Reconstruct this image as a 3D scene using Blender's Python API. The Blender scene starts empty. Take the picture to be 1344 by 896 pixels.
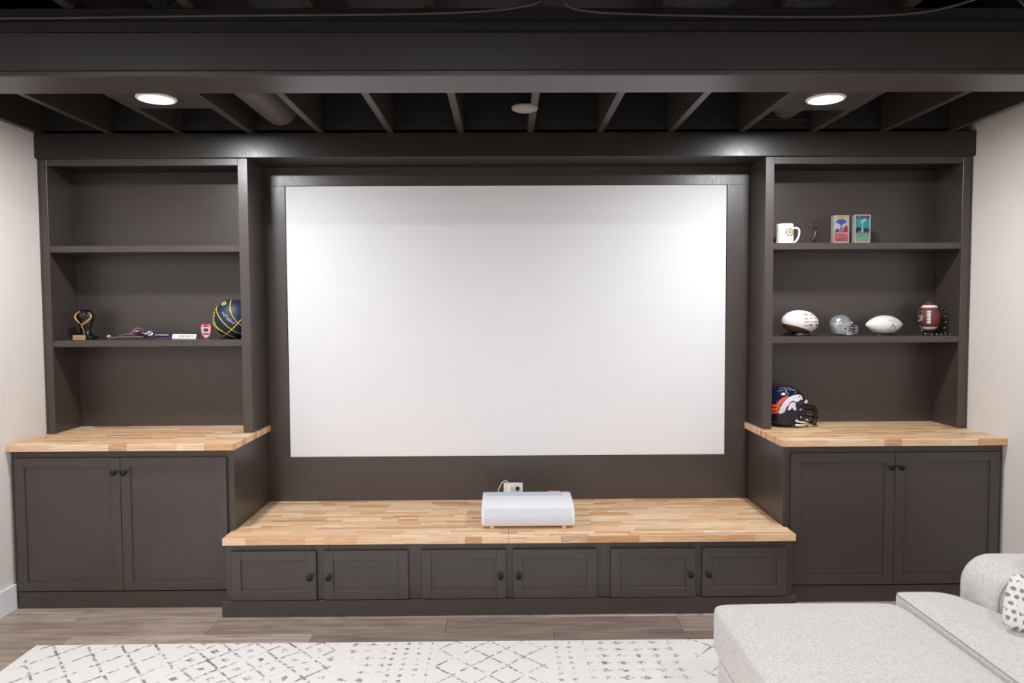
import bpy, bmesh, math, random
from math import pi, sin, cos, radians as R
from mathutils import Vector, Matrix
from mathutils.bvhtree import BVHTree
random.seed(7)
S = bpy.context.scene
C = S.collection

# ------------------------------------------------------------ camera
cam = bpy.data.cameras.new('camera'); co = bpy.data.objects.new('camera', cam); C.objects.link(co)
co.location = (-0.0202, -4.5067, 1.6498)
co.rotation_euler = (Matrix.Rotation(-0.0091, 3, 'Z') @ Matrix.Rotation(pi/2 - 0.0467, 3, 'X') @ Matrix.Rotation(-0.0049, 3, 'Z')).to_euler()
cam.sensor_fit = 'HORIZONTAL'; cam.sensor_width = 36.0; cam.lens = 937.53/1344*36; cam.clip_start = 0.02
S.camera = co
# ------------------------------------------------------------ world, exposure
w = bpy.data.worlds.new('world'); S.world = w; w.use_nodes = True
w.node_tree.nodes['Background'].inputs[0].default_value = (0.9, 0.95, 1, 1)
w.node_tree.nodes['Background'].inputs[1].default_value = 0.0
S.view_settings.view_transform = 'Standard'; S.view_settings.look = 'None'
S.view_settings.gamma = 1; S.view_settings.use_curve_mapping = False
S.view_settings.exposure = 0.09
LAMP_W = 26.5          # watts of each recessed lamp above the cabinets
ROOM_W = 27.5          # watts of each recessed lamp over the seating side
LAMP_C = (0.985, 1.0, 1.035)

# ------------------------------------------------------------ node helper
class X:
    def __init__(s, t, v): s.t, s.v = t, v
    def op(s, o, b=None, c=None):
        n = s.t.nodes.new('ShaderNodeMath'); n.operation = o
        for i, q in enumerate((s, b, c)):
            if q is None: continue
            if isinstance(q, X): s.t.links.new(q.v, n.inputs[i])
            else: n.inputs[i].default_value = q
        return X(s.t, n.outputs[0])
    def __add__(s, b): return s.op('ADD', b)
    def __sub__(s, b): return s.op('SUBTRACT', b)
    def __mul__(s, b): return s.op('MULTIPLY', b)
    def __truediv__(s, b): return s.op('DIVIDE', b)
    def lt(s, b): return s.op('LESS_THAN', b)
    def gt(s, b): return s.op('GREATER_THAN', b)
    def fl(s): return s.op('FLOOR')
    def fr(s): return s.op('FRACT')
    def ab(s): return s.op('ABSOLUTE')
    def mx(s, b): return s.op('MAXIMUM', b)
    def mn(s, b): return s.op('MINIMUM', b)
    def sm(s, a, b):
        n = s.t.nodes.new('ShaderNodeMapRange'); n.interpolation_type = 'SMOOTHSTEP'
        s.t.links.new(s.v, n.inputs[0]); n.inputs[1].default_value = a; n.inputs[2].default_value = b
        return X(s.t, n.outputs[0])

def srgb(c):
    if isinstance(c, str): c = [int(c[i:i+2], 16)/255 for i in (0, 2, 4)]
    return tuple((x/12.92 if x <= .04045 else ((x+.055)/1.055)**2.4) for x in c) + (1,)

class M:
    """a node material under construction"""
    def __init__(s, name, col, rough=.5, metal=0., spec=.5):
        s.m = bpy.data.materials.new(name); s.m.use_nodes = True; s.t = s.m.node_tree
        s.b = s.t.nodes['Principled BSDF']
        s.b.inputs['Base Color'].default_value = srgb(col); s.b.inputs['Roughness'].default_value = rough
        s.b.inputs['Metallic'].default_value = metal; s.b.inputs['Specular IOR Level'].default_value = spec
        s.col = srgb(col); s.tc = None
    def coord(s, k='Object', scale=(1, 1, 1), off=None):
        if not s.tc: s.tc = s.t.nodes.new('ShaderNodeTexCoord')
        mp = s.t.nodes.new('ShaderNodeMapping'); mp.inputs['Scale'].default_value = scale
        s.t.links.new(s.tc.outputs[k], mp.inputs[0])
        if off is not None: s.t.links.new(off, mp.inputs[1])
        return mp.outputs[0]
    def xyz(s):
        n = s.t.nodes.new('ShaderNodeSeparateXYZ'); s.t.links.new(s.coord(), n.inputs[0])
        return [X(s.t, o) for o in n.outputs]
    def noise(s, scale, vec=None, det=3, rough=.5):
        n = s.t.nodes.new('ShaderNodeTexNoise'); n.inputs['Scale'].default_value = scale
        n.inputs['Detail'].default_value = det; n.inputs['Roughness'].default_value = rough
        s.t.links.new(vec if vec is not None else s.coord(), n.inputs['Vector'])
        return X(s.t, n.outputs[0])
    def white(s, *xs):
        cb = s.t.nodes.new('ShaderNodeCombineXYZ')
        for i, x in enumerate(xs): s.t.links.new(x.v, cb.inputs[i])
        n = s.t.nodes.new('ShaderNodeTexWhiteNoise'); s.t.links.new(cb.outputs[0], n.inputs['Vector'])
        return X(s.t, n.outputs['Value'])
    def ramp(s, x, stops, interp='LINEAR'):
        n = s.t.nodes.new('ShaderNodeValToRGB'); n.color_ramp.interpolation = interp
        e = n.color_ramp.elements
        while len(e) < len(stops): e.new(.5)
        for i, (p, c) in enumerate(stops): e[i].position = p; e[i].color = srgb(c)
        s.t.links.new(x.v, n.inputs[0]); return n.outputs[0]
    def mix(s, f, a, b, mode='MIX'):
        n = s.t.nodes.new('ShaderNodeMix'); n.data_type = 'RGBA'; n.blend_type = mode
        for i, q in ((0, f), (6, a), (7, b)):
            if isinstance(q, X): s.t.links.new(q.v, n.inputs[i])
            elif isinstance(q, (int, float)): n.inputs[i].default_value = q
            elif isinstance(q, (str, tuple)): n.inputs[i].default_value = srgb(q) if isinstance(q, str) else q
            else: s.t.links.new(q, n.inputs[i])
        return n.outputs[2]
    def color(s, o): s.t.links.new(o, s.b.inputs['Base Color']); return s
    def rough(s, x, a, b):
        n = s.t.nodes.new('ShaderNodeMapRange'); s.t.links.new(x.v, n.inputs[0])
        n.inputs[3].default_value = a; n.inputs[4].default_value = b
        s.t.links.new(n.outputs[0], s.b.inputs['Roughness']); return s
    def bump(s, x, dist, strength=1.0):
        n = s.t.nodes.new('ShaderNodeBump'); n.inputs['Distance'].default_value = dist
        n.inputs['Strength'].default_value = strength
        s.t.links.new(x.v, n.inputs['Height']); s.t.links.new(n.outputs[0], s.b.inputs['Normal']); return s

def plain(name, col, rough=.5, metal=0., var=.06, ns=40, bump=0.):
    m = M(name, col, rough, metal)
    n = m.noise(ns)
    m.color(m.mix(n, tuple(c*(1-var) for c in m.col[:3])+(1,), tuple(min(1, c*(1+var)) for c in m.col[:3])+(1,)))
    if bump: m.bump(n, bump)
    return m.m

def paint_mat(name, col, rough, spec=.5):
    m = M(name, col, rough, 0, spec)
    n = m.noise(6, m.coord(scale=(1, 1, 1))); g = m.noise(90, m.coord(scale=(1, 1, .25)), 2)
    m.color(m.mix(n, tuple(c*.93 for c in m.col[:3])+(1,), tuple(c*1.07 for c in m.col[:3])+(1,)))
    m.rough(g, rough-.05, rough+.08); m.bump(g, .0004, .5)
    return m.m

m_paint = paint_mat('charcoal_cabinet_paint', '433b37', .36, .75)
m_header = paint_mat('charcoal_header_paint', '2e2a27', .32)
m_ceil_shade = paint_mat('black_brown_ceiling_paint_and_shade', '1a1716', .6)  # ceiling paint; also the painted-in shade of the soffit and bookcase tops
m_joist = paint_mat('charcoal_joist_paint', '3a3431', .38)
m_wall = plain('warm_white_wall_paint', 'e4ded8', .7, 0, .015, 8, .0002)
m_trimw = plain('white_trim_paint', 'eeeeee', .4, 0, .01)
m_screen = plain('matte_screen_fabric', 'ececee', 1., 0, .008, 3); m_screen.node_tree.nodes['Principled BSDF'].inputs['Specular IOR Level'].default_value = .15
m_black = plain('black_metal', '141212', .38, .3)
m_blackp = plain('black_plastic', '161616', .45)
m_blackg = plain('gloss_black', '0d0c0d', .15)
m_white = plain('white_plastic', 'f1efee', .35, 0, .01)
m_silver = plain('silver_metal', 'b9bcc0', .28, .85)
m_gold = plain('gold_metal', 'c79a62', .35, .6)
m_goldplate = plain('gold_plate', 'cfae86', .4, .3)
m_bronze = plain('bronze_metal', '4b423b', .42, .5, .3, 60)
m_osb = M('dark_speckled_subfloor', '3b3836', .8)
_n = m_osb.noise(55, None, 4, .7); m_osb.color(m_osb.ramp(_n, [(.35, '1b1817'), (.55, '47423f'), (.75, '6a6562')])); m_osb = m_osb.m
m_beamf = paint_mat('dark_beam_paint', '2a2725', .5)
m_subf = plain('dark_ceiling_boards', '1b1817', .8, 0, .3, 12)

def butcher():
    m = M('maple_butcher_block', 'd8a878', .38)
    x, y, z = m.xyz()
    row = (y/.036 + .37 + (z/.2)*0).fl()
    r0 = m.white(row, row*.7+3.1, row*0+.5)
    u = (x + r0*3.7)/.42
    cell = u.fl()
    cut = m.white(cell, row, row*0+2.)*.6 + .2               # break each cell once, so staves differ in length
    sub = (u.fr()).gt(cut)
    k = m.white(cell*2+sub, row, row*0+9.)
    base = m.ramp(k, [(0, 'd0965e'), (.12, 'e2ae78'), (.35, 'f0c392'), (.6, 'f8d0a5'), (.85, 'fcdeb8'), (1, 'ffe8c8')])
    cb = m.t.nodes.new('ShaderNodeCombineXYZ'); m.t.links.new((k*40).v, cb.inputs[2])
    g = m.noise(9, m.coord(scale=(.9, 14, 14), off=cb.outputs[0]), 5, .6)
    col = m.mix(g.sm(.35, .75), base, m.mix(.5, base, '9c6438', 'MULTIPLY'))
    dark = m.white(cell*3+sub, row+17, row*0+1.).gt(.93) * g.sm(.3, .5)
    col = m.mix(dark*.6, col, '9a6840')
    col = m.mix(.2, col, 'f0cfab')
    ed = ((y/.036 + .37).fr()-.5).ab().gt(.475)
    col = m.mix(ed*.25, col, '9c6a3e')
    m.color(col); m.rough(g, .32, .46)
    return m.m
m_butch = butcher()

def plankmat():
    m = M('grey_brown_vinyl_plank', '7c6a62', .42)
    oi = m.t.nodes.new('ShaderNodeObjectInfo'); r = X(m.t, oi.outputs['Random'])
    cb = m.t.nodes.new('ShaderNodeCombineXYZ'); m.t.links.new((r*50).v, cb.inputs[0]); m.t.links.new((r*31).v, cb.inputs[1])
    g = m.noise(4, m.coord(scale=(.7, 7, 1), off=cb.outputs[0]), 6, .62)
    h = m.noise(22, m.coord(scale=(.35, 9, 1), off=cb.outputs[0]), 4, .6)
    base = m.ramp(g, [(.25, '85736a'), (.45, 'b5a196'), (.6, 'ccbaad'), (.8, 'dccdc0')])
    col = m.mix(h.sm(.4, .7)*.35, base, '75665f')
    col = m.mix(.75, col, m.ramp(r, [(0, 'a09895'), (.5, 'd6d0cc'), (1, 'ffffff')]), 'MULTIPLY')
    m.color(col); m.rough(h, .34, .5); m.bump(h, .0004, .6)
    return m.m
m_plank = plankmat()

def rugmat():
    m = M('ivory_rug_print', 'e9e5e1', .95, 0, .1)
    x, y, z = m.xyz()            # local metres, x = along the long side from the far left corner
    n1 = m.noise(38, m.coord(), 3, .6); n2 = m.noise(7, m.coord(), 3, .6)
    wx = x + (n2-.5)*.02; wy = y + (m.noise(9, m.coord(scale=(1, 1.3, 1)))-.5)*.02
    def zone(a, b): return wx.gt(a)*wx.lt(b)
    def lattice(px, py, t, sx=0.):
        a = (wx/px + wy/py + sx).fr(); b = (wx/px - wy/py + sx).fr()
        return ((a-.5).ab().lt(t)).mx((b-.5).ab().lt(t))
    def dots(px, py, rad):
        a = (wx/px).fr()-.5; b = (wy/py).fr()-.5
        return ((a*a)*px*px + (b*b)*py*py).lt(rad*rad)
    L = lattice(.165, .20, .05)*zone(.05, .78)
    def centre(px, py, t):
        a = (wx/px + wy/py).fr(); b = (wx/px - wy/py).fr()
        return ((a-.5).ab().gt(t))*((b-.5).ab().gt(t))
    L2 = (lattice(.165, .17, .05).mx(centre(.165, .17, .37)*(n1.gt(.40))))*zone(.78, 1.50)
    L3 = lattice(.165, .165, .045)*zone(1.98, 2.50)
    L4 = lattice(.165, .165, .045)*zone(3.2, 3.95)
    rows = ((wy/.066).fr()-.5).ab()
    beads = ((wx/.085).fr()-.5).ab()
    arrow = (rows.lt(.05)*beads.lt(.36)).mx(rows.lt(.24)*beads.lt(.13)*(n1.gt(.42)))
    A1 = arrow*zone(1.56, 1.74)*(n2.gt(.42)); A2 = arrow*zone(2.68, 3.13)
    sp = dots(.06, .05, .011)*(zone(1.76, 1.95)+zone(2.5, 2.66)).mn(1.)
    pat = L.mx(L2).mx(L3).mx(L4).mx(A1).mx(A2).mx(sp)
    wear = n1.sm(.40, .56) * n2.sm(.25, .5)
    f = pat*wear*.85
    fade = m.noise(3, m.coord(), 2)
    col = m.mix(f, m.mix(n1*.4, 'efebe6', 'd9d4cf'), m.mix(fade.sm(.35, .65), '9b9897', '605e5f'))
    m.color(col)
    fz = m.noise(500, m.coord(), 2); m.bump(fz, .002, .6)
    return m.m
m_rug = rugmat()

def boucle():
    m = M('light_grey_boucle', 'c9c4c0', .95, 0, .15)
    a = m.noise(260, m.coord(), 3, .7); b = m.noise(90, m.coord(), 3, .6)
    m.color(m.ramp(a*.6+b*.4, [(.3, 'aea8a4'), (.48, 'd2cdc9'), (.62, 'e4e0dc')]))
    m.bump(a*.7+b*.3, .004, .7); m.b.inputs['Sheen Weight'].default_value = .2
    return m.m
m_boucle = boucle()
m_seam = plain('grey_piping', 'aaa5a0', .9)

# ------------------------------------------------------------ mesh helpers
def link(name, me, mats=None, parent=None, loc=None):
    o = bpy.data.objects.new(name, me); C.objects.link(o)
    if mats is not None:
        if not isinstance(mats, (list, tuple)): mats = [mats]
        if len(me.materials) == 0:
            for q in mats: me.materials.append(q)
    if parent: o.parent = parent
    if loc: o.location = loc
    return o
def finish(name, bm, mats, parent=None, loc=None, smooth=False):
    me = bpy.data.meshes.new(name); bm.to_mesh(me); bm.free()
    if smooth:
        for p in me.polygons: p.use_smooth = True
    return link(name, me, mats, parent, loc)
def add_box(bm, x0, x1, y0, y1, z0, z1, bev=0., seg=1, mi=0, T=None):
    r = bmesh.ops.create_cube(bm, size=1)
    vs = r['verts']
    for v in vs: v.co = Vector(((x0+x1)/2+v.co.x*(x1-x0), (y0+y1)/2+v.co.y*(y1-y0), (z0+z1)/2+v.co.z*(z1-z0)))
    fs = list({f for v in vs for f in v.link_faces})
    if bev:
        es = list({e for v in vs for e in v.link_edges})
        g = bmesh.ops.bevel(bm, geom=es, offset=bev, segments=seg, profile=.5, affect='EDGES')
        fs = list({f for v in g['verts'] for f in v.link_faces} | set(f for f in fs if f.is_valid))
    for f in fs: f.material_index = mi
    if T is not None: bmesh.ops.transform(bm, matrix=T, verts=list({v for f in fs for v in f.verts}))
    return fs
def box(name, b, mat, parent=None, bev=.0015, seg=1, smooth=False):
    bm = bmesh.new(); add_box(bm, *b, bev=bev, seg=seg)
    return finish(name, bm, mat, parent, smooth=smooth)
def add_tube(bm, pts, r, n=10, close=False, mi=0, caps=True):
    pts = [Vector(p) for p in pts]; rings = []; N = len(pts); up = None
    for i, p in enumerate(pts):
        if close: t = pts[(i+1) % N]-pts[i-1]
        else: t = pts[min(i+1, N-1)]-pts[max(i-1, 0)]
        t.normalize()
        if up is None: up = t.orthogonal().normalized()
        up = (up - t*up.dot(t)); up = up.normalized() if up.length > 1e-6 else t.orthogonal().normalized()
        s = t.cross(up); rr = r[i] if isinstance(r, (list, tuple)) else r
        rings.append([bm.verts.new(p+(up*cos(2*pi*k/n)+s*sin(2*pi*k/n))*rr) for k in range(n)])
    for i in range(N if close else N-1):
        a, b = rings[i], rings[(i+1) % N]
        for k in range(n):
            f = bm.faces.new((a[k], a[(k+1) % n], b[(k+1) % n], b[k])); f.material_index = mi; f.smooth = True
    if caps and not close:
        for q in (rings[0][::-1], rings[-1]):
            f = bm.faces.new(q); f.material_index = mi
def add_lathe(bm, prof, n=32, mi=0, T=None, axis='Z'):
    rings = []; new = []
    for r, z in prof:
        if r < 1e-6: q = [bm.verts.new((0, 0, z))]
        else: q = [bm.verts.new((r*cos(2*pi*k/n), r*sin(2*pi*k/n), z)) for k in range(n)]
        rings.append(q); new += q
    for a, b in zip(rings, rings[1:]):
        for k in range(n):
            k2 = (k+1) % n
            q = ([a[0], b[k2], b[k]] if len(a) == 1 else [a[k], a[k2], b[0]] if len(b) == 1 else [a[k], a[k2], b[k2], b[k]])
            if len(a) == 1 and len(b) == 1: continue
            f = bm.faces.new(q); f.material_index = mi; f.smooth = True
    A = {'Z': Matrix(), 'X': Matrix.Rotation(pi/2, 4, 'Y'), 'Y': Matrix.Rotation(pi/2, 4, 'X')}[axis]
    bmesh.ops.transform(bm, matrix=(T or Matrix()) @ A, verts=new)
    return new
def spline(P, n=8, close=False):
    P = [Vector(p) for p in P]; out = []; N = len(P)
    for i in range(N if close else N-1):
        if close: a, b, c, d = P[i-1], P[i], P[(i+1) % N], P[(i+2) % N]
        else: a, b, c, d = P[max(i-1, 0)], P[i], P[i+1], P[min(i+2, N-1)]
        for k in range(n):
            t = k/n
            out.append(.5*((2*b)+(c-a)*t+(2*a-5*b+4*c-d)*t*t+(3*b-a-3*c+d)*t**3))
    if not close: out.append(P[-1])
    return out
def tag(o, label=None, cat=None, group=None, kind=None):
    if label: o['label'] = label
    if cat: o['category'] = cat
    if group: o['group'] = group
    if kind: o['kind'] = kind
    return o
def thing(name, loc, label, cat, group=None, rz=0):
    o = bpy.data.objects.new(name, None); C.objects.link(o); o.location = loc; o.rotation_euler = (0, 0, rz)
    o.empty_display_size = .05
    return tag(o, label, cat, group)
def under(o, parent, loc):
    """re-express world-coordinate mesh geometry in the frame of an unrotated parent at loc"""
    o.data.transform(Matrix.Translation(-Vector(loc))); o.parent = parent; return o
def struct(o): o['kind'] = 'structure'; return o

# ------------------------------------------------------------ room shell
WL, WR, YB, YF, ZJ, ZC = -2.743, 2.743, 0.0, -7.6, 2.671, 2.905
floor = struct(box('floor', (WL-.1, WR+.1, YF-.1, YB+.1, -.10, -.008), plain('dark_underlay', '3a332f', .9), bev=0))
wl = struct(box('wall_left', (WL-.1, WL, YF-.1, YB+.1, -.008, ZC), m_wall, bev=0))
wr = struct(box('wall_right', (WR, WR+.1, YF-.1, YB+.1, -.008, ZC), m_wall, bev=0))
wb = struct(box('wall_back', (WL, WR, YB, YB+.1, -.008, ZC), m_paint, bev=0))
wf = struct(box('wall_front', (WL, WR, YF-.1, YF, -.008, ZC), plain('taupe_wall_paint', '8d857d', .7), bev=0))
ceil = struct(box('ceiling', (WL-.1, WR+.1, YF-.1, YB+.1, ZC, ZC+.06), m_subf, bev=0))
# floor planks
PW, PL = .18, 1.22
pmesh = {}
offs = {0: -2.32, 1: -1.556, 2: -2.224}
row = -3; y = -.58 + 3*PW
while y > YF:
    ya, yb_ = max(y-PW, YF), min(y, YB); k = row
    x0 = offs.get(k, random.uniform(-2.7, -1.6)); x0 -= PL*math.ceil((x0-WL)/PL)
    while x0 < WR:
        a, b = max(x0, WL), min(x0+PL, WR)
        if b-a > .02:
            key = (round(b-a, 3), round(yb_-ya, 3))
            if key not in pmesh:
                bm = bmesh.new(); add_box(bm, -key[0]/2+.0007, key[0]/2-.0007, -key[1]/2+.0007, key[1]/2-.0007, -.008, 0, bev=.0009)
                me = bpy.data.meshes.new('plank'); bm.to_mesh(me); bm.free(); pmesh[key] = me
            link('plank', pmesh[key], m_plank, floor, ((a+b)/2, (ya+yb_)/2, 0))
        x0 += PL
    y -= PW; row += 1
# joists
jx = [-2.715, -2.307, -1.901, -1.493, -1.088, -.682, -.274, .131, .538, .951, 1.365, 1.786, 2.199, 2.601]
bm = bmesh.new(); add_box(bm, -.019, .019, YF, -.002, ZJ, ZC-.001, bev=.002)
jm = bpy.data.meshes.new('joist'); bm.to_mesh(jm); bm.free()
for x in jx: link('joist', jm, m_joist, ceil, (x, 0, 0))
# speckled subfloor boards seen in the bays on the near side of the beam
sb = {}
for a, b in zip(jx, jx[1:]):
    o = box('subfloor_panel', (a+.021, b-.021, YF+.02, -2.05, ZC-.014, ZC-.002), m_osb, ceil, bev=0)
# blocking between joists above the header
for a, b in zip(jx, jx[1:]):
    box('blocking', (a+.0195, b-.0195, -.30, -.262, ZJ+.02, ZC-.003), m_ceil_shade, ceil, bev=.001)
# panels carrying the two recessed lights
lp = [(-1.901, -1.493, -.805), (1.365, 1.786, -.74)]
for a, b, yf in lp: box('light_panel', (a+.0195, b-.0195, -1.84, yf, ZJ+.001, ZJ+.013), m_joist, ceil, bev=.001)

# beam across the room
beam = bpy.data.objects.new('trim_1', None); C.objects.link(beam); beam['kind'] = 'structure'; beam.location = (0, -1.94, 2.437)
def bpart(n, b, m, **k): return under(box(n, b, m, None, **k), beam, beam.location)
bpart('soffit_board', (WL, WR, -2.046, -1.850, 2.437, 2.456), m_joist, bev=.003)
bpart('face_board', (WL, WR, -2.0455, -2.027, 2.457, 2.583), m_beamf, bev=.003)
bpart('upper_board', (WL, WR, -2.036, -2.017, 2.584, 2.624), m_ceil_shade, bev=.003)
bpart('top_plate', (WL, WR, -2.026, -1.87, 2.625, 2.6705), m_ceil_shade, bev=.003)
bpart('face_board', (WL, WR, -1.869, -1.8505, 2.457, 2.624), m_ceil_shade, bev=.003)
# header board over the cabinets with its soffit
hd = bpy.data.objects.new('trim_2', None); C.objects.link(hd); hd['kind'] = 'structure'; hd.location = (0, -.3, 2.53)
under(box('header_board', (WL, WR, -.3014, -.2825, 2.530, 2.671), m_header, bev=.002), hd, hd.location)
under(box('soffit_panel', (WL, WR, -.282, -.001, 2.531, 2.545), m_ceil_shade, bev=0), hd, hd.location)  # soffit underside coloured near-black to deepen the header's shadow
# boards around the screen
fr = bpy.data.objects.new('trim_3', None); C.objects.link(fr); fr['kind'] = 'structure'; fr.location = (0, 0, .57)
for b in ((-1.519, 1.5055, -.014, -.0005, 2.4145, 2.5295), (-1.519, -1.3885, -.014, -.0005, .7135, 2.4135),
          (1.3725, 1.5055, -.014, -.0005, .7135, 2.4135), (-1.519, 1.5055, -.014, -.0005, .434, .7125)):
    under(box('surround_board', b, m_paint, bev=.0006), fr, fr.location)
tag(box('projection_screen', (-1.3845, 1.3685, -.009, -.0005, .7145, 2.4125), m_screen, bev=.001),
    'large blank white fixed projection screen framed by charcoal boards', 'screen')
# baseboards
def bb(name, x0, x1):
    bm = bmesh.new(); add_box(bm, x0, x1, YF+.016, -.60, 0, .143, bev=.003); struct(finish(name, bm, m_trimw))
bb('baseboard_left', WL, WL+.015); bb('baseboard_right', WR-.015, WR)

# ------------------------------------------------------------ base cabinets
knob_prof = [(0, -.030), (.010, -.0295), (.0145, -.026), (.0155, -.021), (.013, -.016), (.007, -.012), (.0055, -.006), (.008, 0), (0, 0)]
bm = bmesh.new(); add_lathe(bm, [(r, -z) for r, z in knob_prof], 20, T=Matrix(), axis='Y')
knob_me = bpy.data.meshes.new('knob'); bm.to_mesh(knob_me); bm.free()
def door(x0, x1, z0, z1, yf, side, parent, L, kz, rail=.052, kin=.026):
    """shaker door in front plane yf; side = which edge carries the knob"""
    ox, oz = (x0+x1)/2, (z0+z1)/2; bm = bmesh.new()
    w2, h2 = (x1-x0)/2, (z1-z0)/2; t = .0195
    add_box(bm, -w2, -w2+rail, 0, t, -h2, h2, bev=.0012); add_box(bm, w2-rail, w2, 0, t, -h2, h2, bev=.0012)
    add_box(bm, -w2+rail, w2-rail, 0, t, h2-rail, h2, bev=.0012); add_box(bm, -w2+rail, w2-rail, 0, t, -h2, -h2+rail, bev=.0012)
    d = finish('door', bm, m_paint, parent, (ox-L[0], yf-L[1], oz-L[2]))
    bm = bmesh.new(); add_box(bm, -w2+rail-.003, w2-rail+.003, .0085, .016, -h2+rail-.003, h2-rail+.003)
    finish('door_panel', bm, m_paint, d)
    kx = (w2-kin) if side > 0 else (-w2+kin)
    k = link('knob', knob_me, m_black, d, (kx, 0, kz-oz)); return d
def base_cab(name, x0, x1, doors, label, kx0):
    L = ((x0+x1)/2, -.30, 0); t = thing(name, L, label, 'cabinet')
    P = lambda n, b, m=m_paint, **k: under(box(n, b, m, **k), t, L)
    z1 = .8805
    P('side_panel', (x0, x0+.019, -.573, -.002, .0, z1)); P('side_panel', (x1-.019, x1, -.573, -.002, .0, z1))
    P('back_panel', (x0+.0195, x1-.0195, -.014, -.002, .1, z1)); P('bottom_panel', (x0+.0195, x1-.0195, -.572, -.0145, .085, .100))
    fr_ = lambda *b: P('face_frame', b)
    P('stile', (x0, x0+.045, -.5926, -.5735, .0965, z1)); P('stile', (x1-.045, x1, -.5926, -.5735, .0965, z1))
    P('rail', (x0+.0455, x1-.0455, -.592, -.5735, .835, z1)); P('rail', (x0+.0455, x1-.0455, -.592, -.5735, .0965, .13))
    P('kick_board', (kx0[0], kx0[1], -.5975, -.5735, 0, .0943), bev=.002)
    for i, (a, b) in enumerate(doors): door(a, b, .1045, .8425, -.6135, 1 if i == 0 else -1, t, L, .762)
    return t
base_cab('base_cabinet', -2.7265, -1.520, [(-2.711, -2.1365), (-2.1335, -1.557)],
         'charcoal two-door base cabinet against the left wall, black knobs', (-2.7265, -1.520))
base_cab('base_cabinet', 1.5157, 2.7275, [(1.556, 2.1305), (2.1335, 2.714)],
         'charcoal two-door base cabinet against the right wall behind the sofa', (1.5157, 2.7275))
def countertop(x0, x1, label):
    L = ((x0+x1)/2, -.315, .8816); bm = bmesh.new(); add_box(bm, x0-L[0], x1-L[0], -.6307-L[1], -.0005-L[1], 0, .0374, bev=.0025, seg=2)
    tag(finish('countertop', bm, m_butch, None, L), label, 'countertop')
countertop(-2.7425, -1.5065, 'maple butcher-block countertop on the left base cabinet under the basketball bookcase')
countertop(1.494, 2.7425, 'maple butcher-block countertop on the right base cabinet with the navy helmet on it')

# ------------------------------------------------------------ bookcases
def bookcase(x0, x1, s0, s1, label):
    """x0/x1 outer faces, s0/s1 inner edges of the stiles"""
    L = ((x0+x1)/2, -.14, .9195); t = thing('bookcase', L, label, 'bookcase')
    P = lambda n, b, m=m_paint, **k: under(box(n, b, m, **k), t, L)
    zt = 2.5295
    i0, i1 = (x0+.019, x1-.019)
    P('side_panel', (x0, s0-.006, -.2645, -.0155, .9195, zt)); P('side_panel', (s1+.006, x1, -.2645, -.0155, .9195, zt))
    P('back_panel', (x0, x1, -.015, -.0155+.0135, .9195, zt)); P('top_panel', (s0-.0055, s1+.0055, -.2645, -.0155, 2.497, zt), m_ceil_shade)  # top panel's dark colour stands in for shade inside the bookcase top
    P('stile', (x0, s0, -.284, -.265, .9195, zt)); P('stile', (s1, x1, -.284, -.265, .9195, zt))
    P('top_rail', (s0+.0003, s1-.0003, -.2838, -.265, 2.489, zt))
    for a in (2.026, 1.4715): P('shelf', (s0-.0055, s1+.0055, -.2785, -.0155, a-.038, a))
    return t
bookcase(-2.7255, -1.5215, -2.6856, -1.5776, 'tall open charcoal bookcase on the left counter holding medals and a basketball')
bookcase(1.5137, 2.7255, 1.5648, 2.6802, 'tall open charcoal bookcase on the right counter holding footballs and a mug')
for n, x0, x1 in (('trim_4', -2.7425, -2.726), ('trim_5', 2.726, 2.7425)):
    struct(box(n, (x0, x1, -.2800, -.262, .9195, 2.5295), m_paint, bev=.003))
struct(box('trim_6', (-2.7425, -2.727, -.590, -.575, .145, .8805), m_paint, bev=.003))
struct(box('trim_7', (2.728, 2.7425, -.590, -.575, .145, .8805), m_paint, bev=.003))

# ------------------------------------------------------------ low bench
BL = (0, -.36, 0)
bench = thing('bench_cabinet', BL, 'low charcoal bench cabinet with six shaker doors below the projection screen', 'cabinet')
P = lambda n, b, m=m_paint, **k: under(box(n, b, m, **k), bench, BL)
P('side_panel', (-1.528, -1.509, -.7005, -.6155, .0, .395)); P('side_panel', (1.502, 1.521, -.7005, -.6155, .0, .395))
P('bottom_panel', (-1.508, 1.5015, -.70, -.02, .085, .1)); P('back_panel', (-1.508, 1.5015, -.019, -.002, .085, .395))
for a, b in ((-1.528, -1.46), (-1.065, -.975), (-.575, -.455), (-.05, .04), (.44, .565), (.97, 1.055), (1.45, 1.521)):
    P('stile', (a, b, -.7201, -.7012, .0895, .395))
for a, b in ((-1.4598, -1.0652), (-.9748, -.5752), (-.4548, -.0502), (.0402, .4398), (.5652, .9698), (1.0552, 1.4498)):
    P('rail', (a, b, -.7199, -.7012, .345, .395)); P('rail', (a, b, -.7199, -.7012, .0895, .12))
P('kick_board', (-1.547, 1.542, -.7364, -.7205, 0, .0892), bev=.002)
P('kick_board', (-1.547, -1.5285, -.7200, -.5985, 0, .0892), bev=.002); P('kick_board', (1.5215, 1.542, -.7200, -.5985, 0, .0892), bev=.002)
ds = [(-1.493, -1.039), (-1.0, -.548), (-.476, -.024), (.013, .465), (.539, .994), (1.031, 1.487)]
for i, (a, b) in enumerate(ds): door(a, b, .0945, .3595, -.7402, 1 if i % 2 == 0 else -1, bench, BL, .219, rail=.052, kin=.030)
TL_ = (0, -.37, .3956)
bt = thing('countertop', TL_, 'long maple butcher-block top of the low bench under the white projector', 'countertop')
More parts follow.
